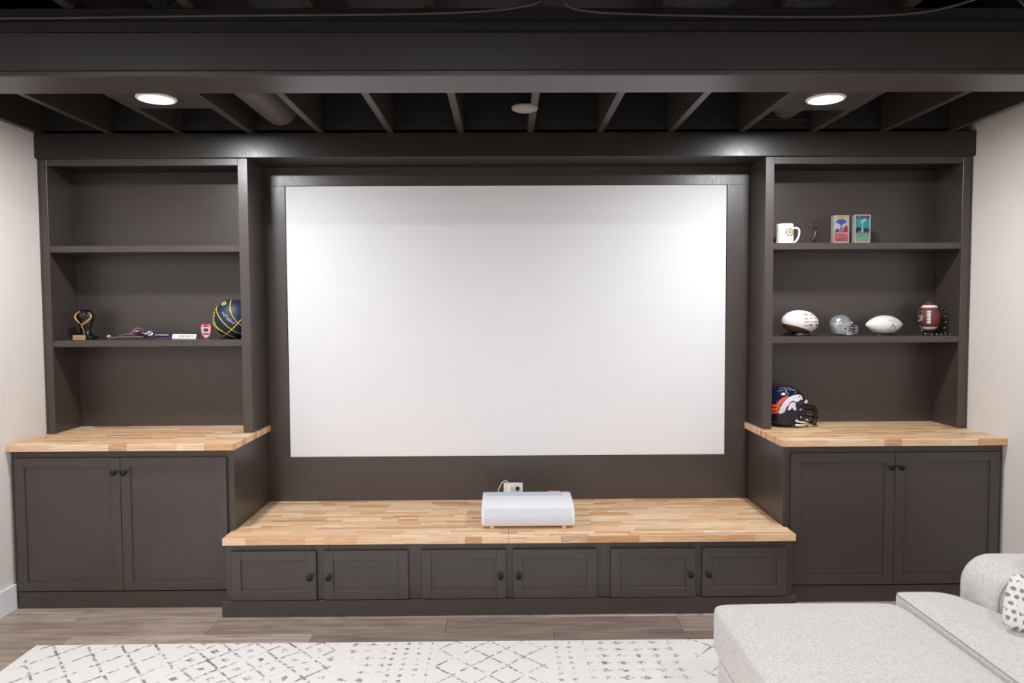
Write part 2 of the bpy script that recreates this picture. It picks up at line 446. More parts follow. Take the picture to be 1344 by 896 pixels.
def tslab(xa, xb, xc, sgn):
    bm = bmesh.new(); z0, z1 = .3956, .433
    pts = [(xa, -.7487), (xb, -.7487), (xb, -.616), (xc, -.616), (xc, -.0005), (xa, -.0005)]
    if sgn < 0: pts = pts[::-1]
    q = [bm.verts.new((x, y, z0)) for x, y in pts]; f = bm.faces.new(q); f.normal_update()
    if f.normal.z > 0: f.normal_flip()
    r = bmesh.ops.extrude_face_region(bm, geom=[f])
    for v in r['geom']:
        if isinstance(v, bmesh.types.BMVert): v.co.z = z1
    bmesh.ops.recalc_face_normals(bm, faces=bm.faces)
    bmesh.ops.bevel(bm, geom=[e for e in bm.edges], offset=.002, segments=2, profile=.5, affect='EDGES')
    o = finish('slab', bm, m_butch); under(o, bt, TL_)
tslab(-.0085, -1.533, -1.5195, -1); tslab(-.0075, 1.5306, 1.5152, 1)

# ------------------------------------------------------------ recessed lights, duct, detector, cables
def can(x, y, z, label, power, rad=.078):
    t = thing('ceiling_light', (x, y, z), label, 'light')
    bm = bmesh.new(); add_lathe(bm, [(rad+.014, 0), (rad+.0145, -.003), (rad+.010, -.008), (rad, -.0095), (rad, -.004), (rad, 0)], 40)
    finish('trim_ring', bm, m_trimw, t)
    bm = bmesh.new(); add_lathe(bm, [(rad, -.0055), (rad*.6, -.0065), (0, -.007)], 40)
    e = M('lit_lens', 'ffffff', .5); e.b.inputs['Emission Color'].default_value = (*LAMP_C, 1); e.b.inputs['Emission Strength'].default_value = 9
    finish('lens', bm, e.m, t)
    ld = bpy.data.lights.new('lamp', 'AREA'); ld.shape = 'DISK'; ld.size = rad*1.9; ld.energy = power; ld.color = LAMP_C
    lo = bpy.data.objects.new('lamp', ld); C.objects.link(lo); lo.parent = t; lo.location = (0, 0, -.012)
can(-1.701, -.989, ZJ, 'round lit recessed ceiling light above the left bookcase', LAMP_W)
can(1.560, -.958, ZJ, 'round lit recessed ceiling light above the right bookcase', LAMP_W)
for i, (x, y) in enumerate([(-1.90, -3.75), (-.2, -3.75), (1.50, -3.75), (-1.90, -6.0), (-.2, -6.0), (1.50, -6.0)]):
    can(x, y, ZJ-.001, ['recessed ceiling light out of view over the left of the rug', 'recessed ceiling light out of view over the middle of the rug',
        'recessed ceiling light out of view over the sofa', 'recessed ceiling light out of view behind the camera at left',
        'recessed ceiling light out of view behind the camera', 'recessed ceiling light out of view behind the camera at right'][i], ROOM_W*(1.35, 1.05, .62)[i % 3])
m_duct = plain('painted_duct_metal', '5a524e', .45, .2, .12, 20)
def duct(x, z, y0, y1, rad, label):
    t = thing('air_duct', (x, y0, z), label, 'duct')
    bm = bmesh.new(); L = y1-y0; n = 26; prof = [(rad-.006, 0), (rad, .004)]
    prof += [(rad, L*.35), (rad+.004, L*.355), (rad+.004, L*.375), (rad, L*.38), (rad, L-.11)]
    prof += [(rad*cos(a), L-.11+rad*1.0*sin(a)) for a in [i*pi/2/8 for i in range(1, 9)]]
    add_lathe(bm, [(r, -z_) for r, z_ in prof], 36, axis='Y')
    finish('pipe', bm, m_duct, t)
    bm = bmesh.new(); add_box(bm, -rad-.03, rad+.03, .30, .325, -rad-.0045, -rad-.0015); 
    add_box(bm, -rad-.033, -rad-.030, .30, .325, -rad-.0045, rad*1.2); add_box(bm, rad+.030, rad+.033, .30, .325, -rad-.0045, rad*1.2)
    finish('hanger_strap', bm, m_ceil_shade, t)
duct(-1.285, 2.785, -1.60, -.315, .10, 'round painted air duct between joists right of the left ceiling light')
duct(1.575, 2.80, -.72, -.315, .085, 'round painted air duct between joists behind the right ceiling light')
duct(-1.70, 2.79, -5.0, -2.12, .10, 'round dark air duct above the beam at the top left edge')
duct(2.00, 2.79, -5.0, -2.12, .10, 'round dark air duct above the beam at the top right edge')
t = thing('smoke_detector', (.085, -.81, ZJ+.004), 'flat round painted smoke detector hanging beside a middle joist', 'detector')
bm = bmesh.new(); add_lathe(bm, [(0, -.022), (.045, -.021), (.064, -.014), (.068, -.006), (.068, 0), (0, 0)], 36); finish('cover', bm, plain('grey_painted_plastic', '8d8783', .5), t)
bm = bmesh.new(); add_box(bm, -.045, .026, -.05, .05, .001, .06, bev=.003); finish('junction_box', bm, m_blackp, t)
def cable(pts, r, label, mat):
    bm = bmesh.new(); p0 = Vector(pts[0]); add_tube(bm, [p-p0 for p in spline(pts, 6)], r, 8)
    tag(finish('cable', bm, mat, None, tuple(p0), True), label, 'cable')
mc = plain('dusty_cable', '4b4542', .6)
cable([(-2.72, -2.032, 2.640), (-2.2, -2.033, 2.646), (-1.7, -2.034, 2.634), (-1.0, -2.033, 2.642), (-.3, -2.033, 2.648), (0, -2.032, 2.665), (.12, -2.04, 2.69)], .0045,
      'thin painted cable sagging along the beam top from the left wall', mc)
cable([(.18, -2.04, 2.69), (.3, -2.033, 2.652), (1.0, -2.033, 2.636), (1.4, -2.033, 2.650), (1.62, -2.05, 2.70)], .0045,
      'thin painted cable along the beam top near its middle', mc)
cable([(1.72, -2.05, 2.70), (1.80, -2.033, 2.656), (2.1, -2.033, 2.640), (2.72, -2.033, 2.642)], .0045,
      'thin painted cable along the beam top at the right end', mc)

# ------------------------------------------------------------ outlet, chargers, projector
t = thing('wall_outlet', (.0235, -.0137, .5025), 'white double wall outlet plate behind the projector with plugs in it', 'outlet')
bm = bmesh.new(); add_box(bm, -.0605, .0605, -.006, 0, -.040, .040, bev=.0025, seg=2); finish('plate', bm, m_white, t)
for s in (-1, 1):
    bm = bmesh.new(); add_box(bm, s*.026-.017, s*.026+.017, -.008, -.0062, -.015, .015, bev=.0015)
    finish('socket', bm, plain('socket_white', 'dedcdb', .4), t)
t = thing('charger_plug', (-.004, -.0225, .503), 'white plug adapter with thin white cord in the outlet', 'charger')
bm = bmesh.new(); add_box(bm, -.016, .016, -.032, 0, -.022, .026, bev=.004, seg=2); finish('adapter', bm, m_white, t)
bm = bmesh.new(); add_tube(bm, spline([(0, -.025, .024), (-.005, -.04, .055), (-.03, -.06, .066), (-.055, -.08, .04), (-.075, -.10, -.02), (-.07, -.16, -.06), (-.04, -.235, -.0665)], 8), .0022, 8); finish('cord', bm, m_white, t)
t = thing('power_plug', (.0515, -.0225, .508), 'small black power plug and cord in the right outlet socket', 'plug')
bm = bmesh.new(); add_lathe(bm, [(0, .028), (.008, .027), (.013, .012), (.013, 0), (0, 0)], 20, axis='Y', T=Matrix()); 
finish('plug_body', bm, m_blackp, t)
bm = bmesh.new(); add_tube(bm, spline([(0, -.024, 0), (-.004, -.04, -.012), (-.012, -.05, -.035), (-.02, -.075, -.062), (-.02, -.15, -.0715), (-.01, -.235, -.0715)], 8), .003, 8); finish('cord', bm, m_blackp, t)

t = thing('projector', (.1, -.43, .433), 'white rounded short-throw projector sitting on the low bench', 'projector')
W2 = .258
prof = [(-.188, .016), (-.191, .03), (-.191, .052), (-.186, .071), (-.174, .088), (-.152, .103), (-.120, .114), (-.075, .121), (0, .124), (.10, .124), (.145, .120), (.16, .108), (.162, .05), (.158, .016)]
bm = bmesh.new(); n = len(prof); sec = []
for xx, sc in ((-W2, .965), (-W2+.003, .985), (-W2+.010, 1.), (W2-.010, 1.), (W2-.003, .985), (W2, .965)):
    cyc, czc = -.01, .06
    sec.append([bm.verts.new((xx, cyc+(y-cyc)*sc, czc+(z-czc)*sc)) for y, z in prof])
for a, b in zip(sec, sec[1:]):
    for k in range(n):
        f = bm.faces.new((a[k], b[k], b[(k+1) % n], a[(k+1) % n])); f.smooth = True
bm.faces.new(sec[0]); bm.faces.new(sec[-1][::-1])
bmesh.ops.recalc_face_normals(bm, faces=bm.faces)
finish('housing', bm, plain('projector_white', 'e9ebef', .32, 0, .008), t)
fabm = M('speaker_grille_cloth', 'd6d7de', .75); fabm.bump(fabm.noise(900), .0003)
bm = bmesh.new(); gp = [(y, z) for y, z in prof[1:6]]
g2 = [[bm.verts.new((xx, y-.0010, z+.0004)) for y, z in gp] for xx in (-W2+.014, W2-.014)]
for k in range(len(gp)-1):
    f = bm.faces.new((g2[0][k], g2[1][k], g2[1][k+1], g2[0][k+1])); f.smooth = True
    f.normal_update()
    if f.normal.y > 0: f.normal_flip()
finish('front_grille', bm, fabm.m, t)
bm = bmesh.new(); add_box(bm, -W2+.02, W2-.05, .035, .125, .1235, .1255, bev=.0008); finish('lens_cover', bm, plain('pale_top', 'd0d6e2', .25), t)
bm = bmesh.new(); add_box(bm, .13, .20, .127, .150, .1215, .1245, bev=.001); finish('sticker', bm, plain('orange_sticker', 'e07b35', .5), t)['label'] = 'orange sticker'
for sx in (-.2, .2):
    for yy in (-.165, .13):
        bm = bmesh.new(); add_lathe(bm, [(0, 0), (.011, 0), (.013, .004), (.013, .0165), (0, .0165)], 16, T=Matrix.Translation((sx, yy, 0))); finish('foot', bm, m_white, t)

# ------------------------------------------------------------ rug
RG = (-2.331, -1.051, 0)
bm = bmesh.new(); add_box(bm, 0, 3.93, -3.05, 0, .0005, .010, bev=.003)
rug = tag(finish('rug', bm, m_rug, None, RG), 'ivory area rug with distressed grey diamond lattice on the plank floor', 'rug')

# ------------------------------------------------------------ sofa
def softbox(name, b, r, mat, parent, seg=5, puff=0., loc=None, cuts=10, sag=None):
    """box with big soft edges and a puffed top"""
    bm = bmesh.new(); x0, x1, y0, y1, z0, z1 = b
    add_box(bm, x0, x1, y0, y1, z0, z1)
    bmesh.ops.subdivide_edges(bm, edges=bm.edges[:], cuts=cuts, use_grid_fill=True)
    c = Vector(((x0+x1)/2, (y0+y1)/2, (z0+z1)/2)); h = Vector(((x1-x0)/2, (y1-y0)/2, (z1-z0)/2))
    for v in bm.verts:
        d = v.co-c; q = Vector([max(-(h[i]-r), min(h[i]-r, d[i])) for i in range(3)]); e = d-q
        # spread the outer ring of the grid evenly across the rounding
        if e.length > 1e-6: e = e.normalized()*r
        v.co = c+q+e
        u, w_ = (v.co.x-c.x)/h.x, (v.co.y-c.y)/h.y
        if puff:
            k = max(0, 1-u*u)**.5*max(0, 1-w_*w_)**.5
            if v.co.z > c.z: v.co.z += puff*k
    o = finish(name, bm, mat, parent, loc, True)
    md = o.modifiers.new('s', 'SUBSURF'); md.levels = 1; md.render_levels = 2
    return o
def piping(pts, r, parent, close=False, n=6):
    bm = bmesh.new(); add_tube(bm, spline(pts, n, close), r, 8, close=close); return finish('piping', bm, m_seam, parent)

OT = (1.207, -2.30, 0)
ott = thing('ottoman', OT, 'large light grey square ottoman in front of the sofa at lower right', 'ottoman')
softbox('body', (-.395, .36, -.70, .62, .045, .27), .03, m_boucle, ott)
softbox('cushion', (-.405, .372, -.71, .64, .265, .453), .035, m_boucle, ott, puff=.04, cuts=14)
for x in (-.33, .30):
    for y in (-.6, .55):
        bm = bmesh.new(); add_lathe(bm, [(0, .0105), (.018, .0105), (.026, .05), (0, .05)], 16, T=Matrix.Translation((x, y, 0))); finish('leg', bm, m_blackp, ott)

SF = (2.15, -2.53, 0)
sofa = thing('sofa', SF, 'light grey upholstered sofa along the right wall with rounded arm', 'sofa')
def round_poly(P, step=.02):
    out = []; n = len(P)
    for i in range(n):
        x, y, rad = P[i]; p = Vector((x, y, 0)); a = Vector((*P[i-1][:2], 0)); b = Vector((*P[(i+1) % n][:2], 0))
        u = (a-p).normalized(); v = (b-p).normalized(); d = min(rad, (a-p).length*.49, (b-p).length*.49)
        p0, p1 = p+u*d, p+v*d
        for k in range(7): q = k/6; out.append(p0*(1-q)**2+p*2*q*(1-q)+p1*q*q)
    res = []
    for i in range(len(out)):
        a, b = out[i], out[(i+1) % len(out)]; m = max(1, int((b-a).length/step))
        for k in range(m):
            c = a.lerp(b, k/m)
            if not res or (c-res[-1]).length > .002: res.append(c)
    return res
def soft_T(name, outline, z0, z1, r, mat, parent, puff=0.):
    """cushion from a plan outline: layered rings give the rounded edge, the top is puffed"""
    bm = bmesh.new(); pts = round_poly(outline)
    cx = sum(p.x for p in pts)/len(pts); cyy = sum(p.y for p in pts)/len(pts)
    N = len(pts); rings = []
    def inset(d):
        out = []
        for i in range(N):
            a, b = pts[i-1], pts[(i+1) % N]; tt = (b-a).normalized(); nn = Vector((-tt.y, tt.x, 0)); out.append(pts[i]+nn*d)
        return out
    lay = [(r, z0)]
    for k in range(1, 5): a = k*pi/2/4; lay.append((r*(1-sin(a)), z0+r*(1-cos(a))))
    for k in range(0, 5): a = k*pi/2/4; lay.append((r*(1-cos(a)), z1-r+r*sin(a)))
    for d, z in lay: rings.append([bm.verts.new((p.x, p.y, z)) for p in inset(d)])
    lastp = inset(r)
    for s_ in (.93, .84, .7, .5, .25):
        rings.append([bm.verts.new((cx+(p.x-cx)*s_, cyy+(p.y-cyy)*s_, z1+puff*(1-s_**2.2))) for p in lastp])
    for a, b in zip(rings, rings[1:]):
        for k in range(N):
            f = bm.faces.new((a[k], a[(k+1) % N], b[(k+1) % N], b[k])); f.smooth = True
    f = bm.faces.new(rings[-1]); f.smooth = True; bm.faces.new(rings[0][::-1])
    bmesh.ops.recalc_face_normals(bm, faces=bm.faces)
    finish(name, bm, mat, parent); return inset
softbox('base', (-.53, .24, -.97, .70, .06, .30), .03, m_boucle, sofa)
out = [(-.565, -.97, .04), (.30, -.97, .04), (.30, .70, .04), (-.27, .70, .10), (-.33, .925, .10), (-.565, .925, .035)]
inset = soft_T('seat_cushion', out, .303, .466, .014, m_boucle, sofa, .032)
ip = inset(.004)
bm = bmesh.new(); add_tube(bm, [Vector((p.x, p.y, .463)) for p in ip], .0028, 8, close=True); finish('piping', bm, m_seam, sofa)
softbox('back_rest', (.31, .55, -.97, .70, .06, .80), .06, m_boucle, sofa, cuts=12)
softbox('front_base', (-.53, -.26, .66, .92, .06, .30), .03, m_boucle, sofa)
# slab arm: profile with a big rounded front top corner, extruded along y
def arm(y0, y1):
    x0, x1, z0, z1, rad = -.285, .56, .05, .625, .115
    pr = [(x0+.004, z0), (x0, .25), (x0, .42)]
    pr += [(x0+rad-rad*cos(a), z1-rad+rad*sin(a)) for a in [k*pi/2/9 for k in range(10)]]
    pr += [(.05, z1), (.20, z1-.004), (.32, z1-.02), (.48, z1-.03), (x1, z1-.03), (x1, z0)]
    cx, cz = .15, .34; bm = bmesh.new(); secs = []
    for yy, ins in ((y0, .022), (y0+.003, .010), (y0+.010, .002), (y0+.03, 0), (y1-.03, 0), (y1-.010, .002), (y1-.003, .010), (y1, .022)):
        secs.append([bm.verts.new((x+(ins if x < cx else -ins), yy, z-(ins if z > cz else 0))) for x, z in pr])
    for a, b in zip(secs, secs[1:]):
        for k in range(len(pr)-1):
            f = bm.faces.new((a[k], a[k+1], b[k+1], b[k])); f.smooth = True
    bm.faces.new(secs[0]); bm.faces.new(secs[-1][::-1])
    bmesh.ops.recalc_face_normals(bm, faces=bm.faces)
    o = finish('arm', bm, m_boucle, sofa)
    for yy in (y0+.002, y1-.002):
        bm = bmesh.new(); add_tube(bm, [Vector((x+(.008 if x < cx else -.008), yy, z-(.008 if z > cz else 0))) for x, z in pr[:-1]], .003, 8); finish('piping', bm, m_seam, o)
arm(.705, .935); arm(-1.21, -.98)
for x in (-.46, .44):
    for y in (-.90, .85):
        bm = bmesh.new(); add_lathe(bm, [(0, 0), (.02, 0), (.028, .06), (0, .06)], 16, T=Matrix.Translation((x, y, 0))); finish('leg', bm, m_blackp, sofa)

def pillow(loc, rot, s, mat, label):
    bm = bmesh.new(); n = 18; grid = {}
    for side in (1, -1):
        for i in range(n+1):
            for j in range(n+1):
                u, v = i/n*2-1, j/n*2-1
                if side < 0 and (abs(u) == 1 or abs(v) == 1): grid[(side, i, j)] = grid[(1, i, j)]; continue
                k = (max(0, (1-u**4)*(1-v**4)))**.55
                pull = 1-.02*(1-u*u)*(abs(v)**6); pullx = 1-.02*(1-v*v)*(abs(u)**6)
                rd = 1-.13*u*u*v*v; grid[(side, i, j)] = bm.verts.new((u*s*pullx*rd, side*k*s*.40, v*s*pull*rd))
        for i in range(n):
            for j in range(n):
                q = [grid[(side, i, j)], grid[(side, i+1, j)], grid[(side, i+1, j+1)], grid[(side, i, j+1)]]
                f = bm.faces.new(q if side > 0 else q[::-1]); f.smooth = True
    bmesh.ops.recalc_face_normals(bm, faces=bm.faces)
    o = finish('throw_pillow', bm, mat, None, loc); o.rotation_euler = rot
    return tag(o, label, 'pillow')
pm = M('white_pillow_grey_dashes', 'ebe8e5', .9)
x, y, z = pm.xyz(); rr = (z/.026).fl(); cc = (x/.022 + pm.white(rr, rr*0+.3, rr*0)*.0 + (rr*.5)).fr()-.5
zz = (z/.026).fr()-.5; ds_ = ((cc*cc)*5.5 + (zz*zz)*7.).lt(.55)*pm.noise(30).gt(.44)
pm.color(pm.mix(ds_, 'ebe8e5', '8f8d8d')); pm.bump(pm.noise(300), .001)
pillow((1.868, -2.025, .574), (R(-18), R(14), R(-20)), .104, pm.m, 'small white throw pillow with grey dash pattern leaning inside the sofa arm')
pillow((2.105, -1.93, .655), (R(-14), R(-4), R(-15)), .16, plain('white_pillow_linen', 'f0eeec', .9, 0, .02, 200, .001), 'plain white throw pillow behind the patterned pillow on the sofa')

# ------------------------------------------------------------ decals on curved things
def surf_bvh(o):
    dg = bpy.context.evaluated_depsgraph_get(); return BVHTree.FromObject(o, dg)
def decal(name, polys, target, mat, parent, d=Vector((0, 1, 0)), T=None, off=.0008, cuts=2, thick=.0006):
    """2-D polygons (x, z) laid on the target's surface as thin raised patches; T maps the plane to target space"""
    bv = surf_bvh(target); bm = bmesh.new(); T = T or Matrix()
    for pl in polys:
        vs = [bm.verts.new((p[0], 0, p[1])) for p in pl]
        try: bm.faces.new(vs)
        except ValueError: pass
    bmesh.ops.triangulate(bm, faces=bm.faces[:])
    bmesh.ops.subdivide_edges(bm, edges=bm.edges[:], cuts=cuts, use_grid_fill=True)
    D = (T.to_3x3() @ d).normalized()
    for v in bm.verts:
        p = T @ v.co; h = bv.ray_cast(p-D*1.0, D)
        if h[0] is None:
            h = bv.find_nearest(p)
        nn = h[1] if h[1].dot(D) < 0 else -h[1]
        v.co = h[0]+nn*off
    bmesh.ops.recalc_face_normals(bm, faces=bm.faces)
    return finish(name, bm, mat, parent)
def scribble(name, strokes, target, mat, parent, r=.0006, d=Vector((0, 1, 0)), T=None):
    bv = surf_bvh(target); bm = bmesh.new(); T = T or Matrix(); D = (T.to_3x3() @ d).normalized()
    for st in strokes:
        out = []
        for p in spline([(a, 0, b) for a, b in st], 5):
            q = T @ p; h = bv.ray_cast(q-D, D)
            if h[0] is None: continue
            nn = h[1] if h[1].dot(D) < 0 else -h[1]; out.append(h[0]+nn*.0004)
        if len(out) > 2: add_tube(bm, out, r, 5)
    return finish(name, bm, mat, parent)
def signature(cx, cz, w, h, rng, slope=0.):
    n = rng.randint(7, 11); pts = []
    for i in range(n): 
        t = i/(n-1); pts.append((cx-w/2+w*t+rng.uniform(-.1, .1)*w*.3, cz+slope*(t-.5)*w+(h*.5 if i % 2 else -h*.5)*rng.uniform(.4, 1.)))
    return pts
def cursive(cx, cz, w, h, rng, slope=0.):
    n = rng.randint(3, 5); pts = []; ph = rng.uniform(0, 6)
    for i in range(n*7+1):
        t = i/(n*7); a = t*n*2*pi+ph; k = .45+.55*abs(sin(t*5+ph))
        pts.append((cx-w/2+w*t+h*.55*k*cos(a), cz+slope*(t-.5)*w+h*.5*k*sin(a)))
    return pts
def text_polys(s, size, bold=0.):
    cu = bpy.data.curves.new('t', 'FONT'); cu.body = s; cu.size = size; cu.align_x = 'CENTER'; cu.align_y = 'CENTER'; cu.resolution_u = 3; cu.offset = bold
    to = bpy.data.objects.new('t', cu); C.objects.link(to)
    me = to.to_mesh(); V = [v.co.copy() for v in me.vertices]; F = [[(V[i].x, V[i].y) for i in p.vertices] for p in me.polygons]
    to.to_mesh_clear(); bpy.data.objects.remove(to); bpy.data.curves.remove(cu); return F
def flat_text(name, s, size, loc, mat, parent):
    """upright lettering facing -y"""
    bm = bmesh.new()
    for pl in text_polys(s, size):
        try: bm.faces.new([bm.verts.new((loc[0]+a, loc[1], loc[2]+b)) for a, b in pl])
        except ValueError: pass
    bmesh.ops.recalc_face_normals(bm, faces=bm.faces)
    return finish(name, bm, mat, parent)
rng = random.Random(3)
m_ink = plain('black_ink', '222228', .4); m_yellow = plain('yellow_print', 'e8d332', .45); m_silink = plain('silver_ink', 'b9c3cf', .3)
ZS1, ZS2 = 1.4715, 2.026   # shelf tops

# basketball
t = thing('basketball', (-1.668, -.150, ZS1+.0005), 'navy and yellow basketball at the right end of the left shelf', 'ball')
bm = bmesh.new(); bmesh.ops.create_icosphere(bm, subdivisions=5, radius=.1195, matrix=Matrix.Translation((0, 0, .1195)))
nb = M('navy_pebbled_leather', '1b2740', .5); nb.bump(nb.noise(420, None, 1), .0008)
ball = finish('bladder', bm, nb.m, t, None, True)
Tb = Matrix.Translation((0, 0, .1195)); seams = []
def bs(l): return [((u-308.5)/213, .1195-(v-418.5)/213) for u, v in l]
strokes = [bs(q) for q in ([(290, 401.5), (294, 409), (301, 418.5), (309, 427.5), (317, 434.5), (327, 439)], [(308.5, 393.6), (311, 402), (314, 411), (319, 420), (327, 430)],
    [(284, 421.5), (291, 427.5), (300, 433.5), (308, 439), (314, 443)], [(296, 439.5), (301, 439), (308, 435), (317, 428), (326, 417), (330, 406)])]
for q in strokes:
    scribble('seam', [q], ball, m_yellow, t, .0022); scribble('seam', [q], ball, m_yellow, t, .0022, d=Vector((0, -1, 0)))
decal('lettering', text_polys('Wilson', .052, .0016), ball, m_yellow, t, T=Matrix.Translation((-.068, -.05, .128)) @ Matrix.Rotation(R(-52), 4, 'Z') @ Matrix.Rotation(R(66), 4, 'Y'), cuts=1)
ring = [[((a+.0), (b)) for a, b in ((.018*cos(q), .011*sin(q)), (.018*cos(q+.3), .011*sin(q+.3)), (.013*cos(q+.3), .008*sin(q+.3)), (.013*cos(q), .008*sin(q)))] for q in [i*.3 for i in range(21)]]
decal('emblem', ring + [[(-.006, -.004), (.006, -.004), (.004, .004), (-.004, .004)]], ball, m_yellow, t, T=Matrix.Translation((-.036, 0, .214)), cuts=1)
scribble('signature', [cursive(-.010+.016*i, .150-.020*i, .040, .012, rng, -.7) for i in range(3)], ball, m_silink, t, .0009)

# trophy with bronze wings
t = thing('trophy', (-2.567, -.150, ZS1+.0005), 'black and bronze hand-shaped award trophy at the left end of the left shelf', 'trophy')
bm = bmesh.new(); add_box(bm, -.045, .055, -.032, .04, 0, .022, bev=.004, seg=2); finish('base', bm, m_blackg, t)
bm = bmesh.new(); add_lathe(bm, [(0, .022), (.044, .022), (.042, .03), (.032, .05), (.034, .08), (.044, .105), (.054, .135), (.050, .158), (.034, .176), (0, .182)], 28)
bmesh.ops.scale(bm, vec=(1, .5, 1), verts=bm.verts); finish('body', bm, m_blackg, t)
bm = bmesh.new(); bmesh.ops.create_icosphere(bm, subdivisions=3, radius=.028, matrix=Matrix.Translation((-.004, -.012, .147))); finish('orb', bm, plain('smoked_glass', '2a2a2e', .08), t, None, True)
def strip(bm, path, widths, thick):
    n = len(path); rows = []
    for i, (p, w_) in enumerate(zip(path, widths)):
        a, b = path[max(i-1, 0)], path[min(i+1, n-1)]; tt = Vector(b)-Vector(a); tt.normalize(); s_ = tt.cross(Vector((0, -1, 0))).normalized()
        p = Vector(p); rows.append([bm.verts.new(p+s_*w_), bm.verts.new(p+Vector((0, -thick, 0))), bm.verts.new(p-s_*w_), bm.verts.new(p+Vector((0, thick*.5, 0)))])
    for a, b in zip(rows, rows[1:]):
        for k in range(4): bm.faces.new((a[k], a[(k+1) % 4], b[(k+1) % 4], b[k])).smooth = True
    bm.faces.new(rows[0]); bm.faces.new(rows[-1][::-1])
for P_ in ([(-.020, -.018, .170), (-.044, -.024, .152), (-.045, -.028, .128), (-.024, -.030, .106), (-.006, -.030, .092)],
           [(.024, -.018, .166), (.046, -.024, .150), (.044, -.028, .128), (.020, -.032, .104), (-.004, -.034, .086), (.004, -.032, .062), (.008, -.030, .034)]):
    bm = bmesh.new(); sp_ = spline(P_, 6); m_ = len(sp_); strip(bm, sp_, [.002+.008*sin(pi*min(1, i/(m_-1)*1.15+.05))**.8 if i < m_-1 else .003 for i in range(m_)], .004)
    bmesh.ops.recalc_face_normals(bm, faces=bm.faces); finish('wing', bm, m_gold, t)
bm = bmesh.new(); add_box(bm, -.050, .020, -.050, -.033, 0, .028, bev=.001); pl = finish('plate', bm, m_goldplate, t)
flat_text('lettering', 'VII  AWARD', .0095, (-.015, -.0506, .014), plain('red_print', '9a2a22', .5), pl)

# ring, medals, straps, shield badge
t = thing('championship_ring', (-2.416, -.170, ZS1+.0005), 'tiny silver ring beside the trophy on the left shelf', 'ring')
bm = bmesh.new(); add_tube(bm, [(.0115*cos(a), 0, .0135+.0115*sin(a)) for a in [2*pi*i/28 for i in range(28)]], .003, 8, True); finish('band', bm, m_silver, t)
bm = bmesh.new(); add_lathe(bm, [(0, .012), (.010, .011), (.0135, .006), (.0125, 0), (0, 0)], 20, axis='Y', T=Matrix.Translation((0, -.002, .017))); finish('crown', bm, m_silver, t)
def ribbon(bm, path, w_, mi_split=None):
    """flat ribbon lying or looping; three colour lanes"""
    pts = spline(path, 8); n = len(pts); rows = []
    for i, p in enumerate(pts):
        a, b = pts[max(i-1, 0)], pts[min(i+1, n-1)]; tt = (b-a).normalized(); s_ = tt.cross(Vector((0, 0, 1)))
        if s_.length < .2: s_ = Vector((0, 1, 0))
        s_.normalize(); s_ = (s_+Vector((0, 0, 1.1))).normalized()
        rows.append([bm.verts.new(p+s_*w_*k) for k in (-.5, -.2, .2, .5)])
    for a, b in zip(rows, rows[1:]):
        for k in range(3): f = bm.faces.new((a[k], a[k+1], b[k+1], b[k])); f.material_index = k; f.smooth = True
    bmesh.ops.solidify(bm, geom=bm.faces[:], thickness=.0008)
rbm = [plain('red_ribbon', 'c23446', .6), plain('white_ribbon', 'e9e6ea', .6), plain('navy_ribbon', '2b3468', .6)]
t = thing('medal', (-2.27, -.16, ZS1+.0035), 'silver medal with a looped red white and navy ribbon on the left shelf', 'medal')
bm = bmesh.new(); ribbon(bm, [(-.135, .00, .008), (-.10, -.01, .016), (-.06, -.015, .028), (-.01, -.015, .030), (.03, -.005, .022), (.06, .0, .018), (.09, 0, .016)], .024); finish('ribbon', bm, rbm, t)
bm = bmesh.new(); ribbon(bm, [(-.12, -.03, .010), (-.07, -.04, .014), (-.02, -.04, .014), (.03, -.035, .015), (.07, -.03, .013)], .020); finish('ribbon', bm, rbm, t)
bm = bmesh.new(); ribbon(bm, [(-.012, -.02, .026), (.008, -.022, .046), (.032, -.02, .062), (.055, -.015, .058), (.068, -.010, .036), (.075, -.01, .018)], .022); finish('ribbon', bm, [rbm[0], rbm[1], rbm[0]], t)
bm = bmesh.new(); ribbon(bm, [(.012, .0, .036), (.04, -.005, .042), (.06, -.018, .030), (.085, -.022, .024), (.10, -.02, .038), (.108, -.01, .030), (.10, -.015, .014)], .026); finish('ribbon', bm, [rbm[2], rbm[2], rbm[1]], t)
bm = bmesh.new(); ribbon(bm, [(.02, -.028, .018), (.05, -.03, .030), (.075, -.03, .016), (.10, -.028, .022)], .024); finish('ribbon', bm, [rbm[2], rbm[0], rbm[2]], t)
bm = bmesh.new(); add_lathe(bm, [(0, .004), (.014, .004), (.016, .002), (.016, 0), (0, 0)], 24, T=Matrix.Translation((.112, -.03, .030)) @ Matrix.Rotation(R(60), 4, 'X')); finish('disc', bm, m_silver, t)
t = thing('lanyard', (-2.095, -.160, ZS1+.0005), 'lavender patterned ribbon lying between the medal and white strap', 'ribbon')
bm = bmesh.new(); ribbon(bm, [(-.045, 0, .016), (-.015, -.006, .017), (.02, 0, .016), (.035, .002, .015)], .034)
finish('strap', bm, [plain('lavender_ribbon', 'a79fd6', .6), plain('deep_lilac_ribbon', '6d5fa8', .6), plain('pale_lilac_ribbon', 'c9c2ea', .6)], t)
t = thing('lanyard', (-1.975, -.150, ZS1+.0005), 'white strap with black lettering lying left of the pink shield badge', 'ribbon')
bm = bmesh.new(); add_box(bm, -.072, .072, -.003, .003, .001, .033, bev=.0012)
for v in bm.verts:
    v.co.z += .004*sin((v.co.x+.07)*26)
TS = Matrix.Rotation(R(-24), 4, 'X'); bm.transform(TS); st = finish('strap', bm, plain('strap_white', 'e6e3e4', .6), t)
o = flat_text('lettering', 'STRONG P', .0195, (.012, -.0036, .0155), m_ink, t); o.data.transform(TS)
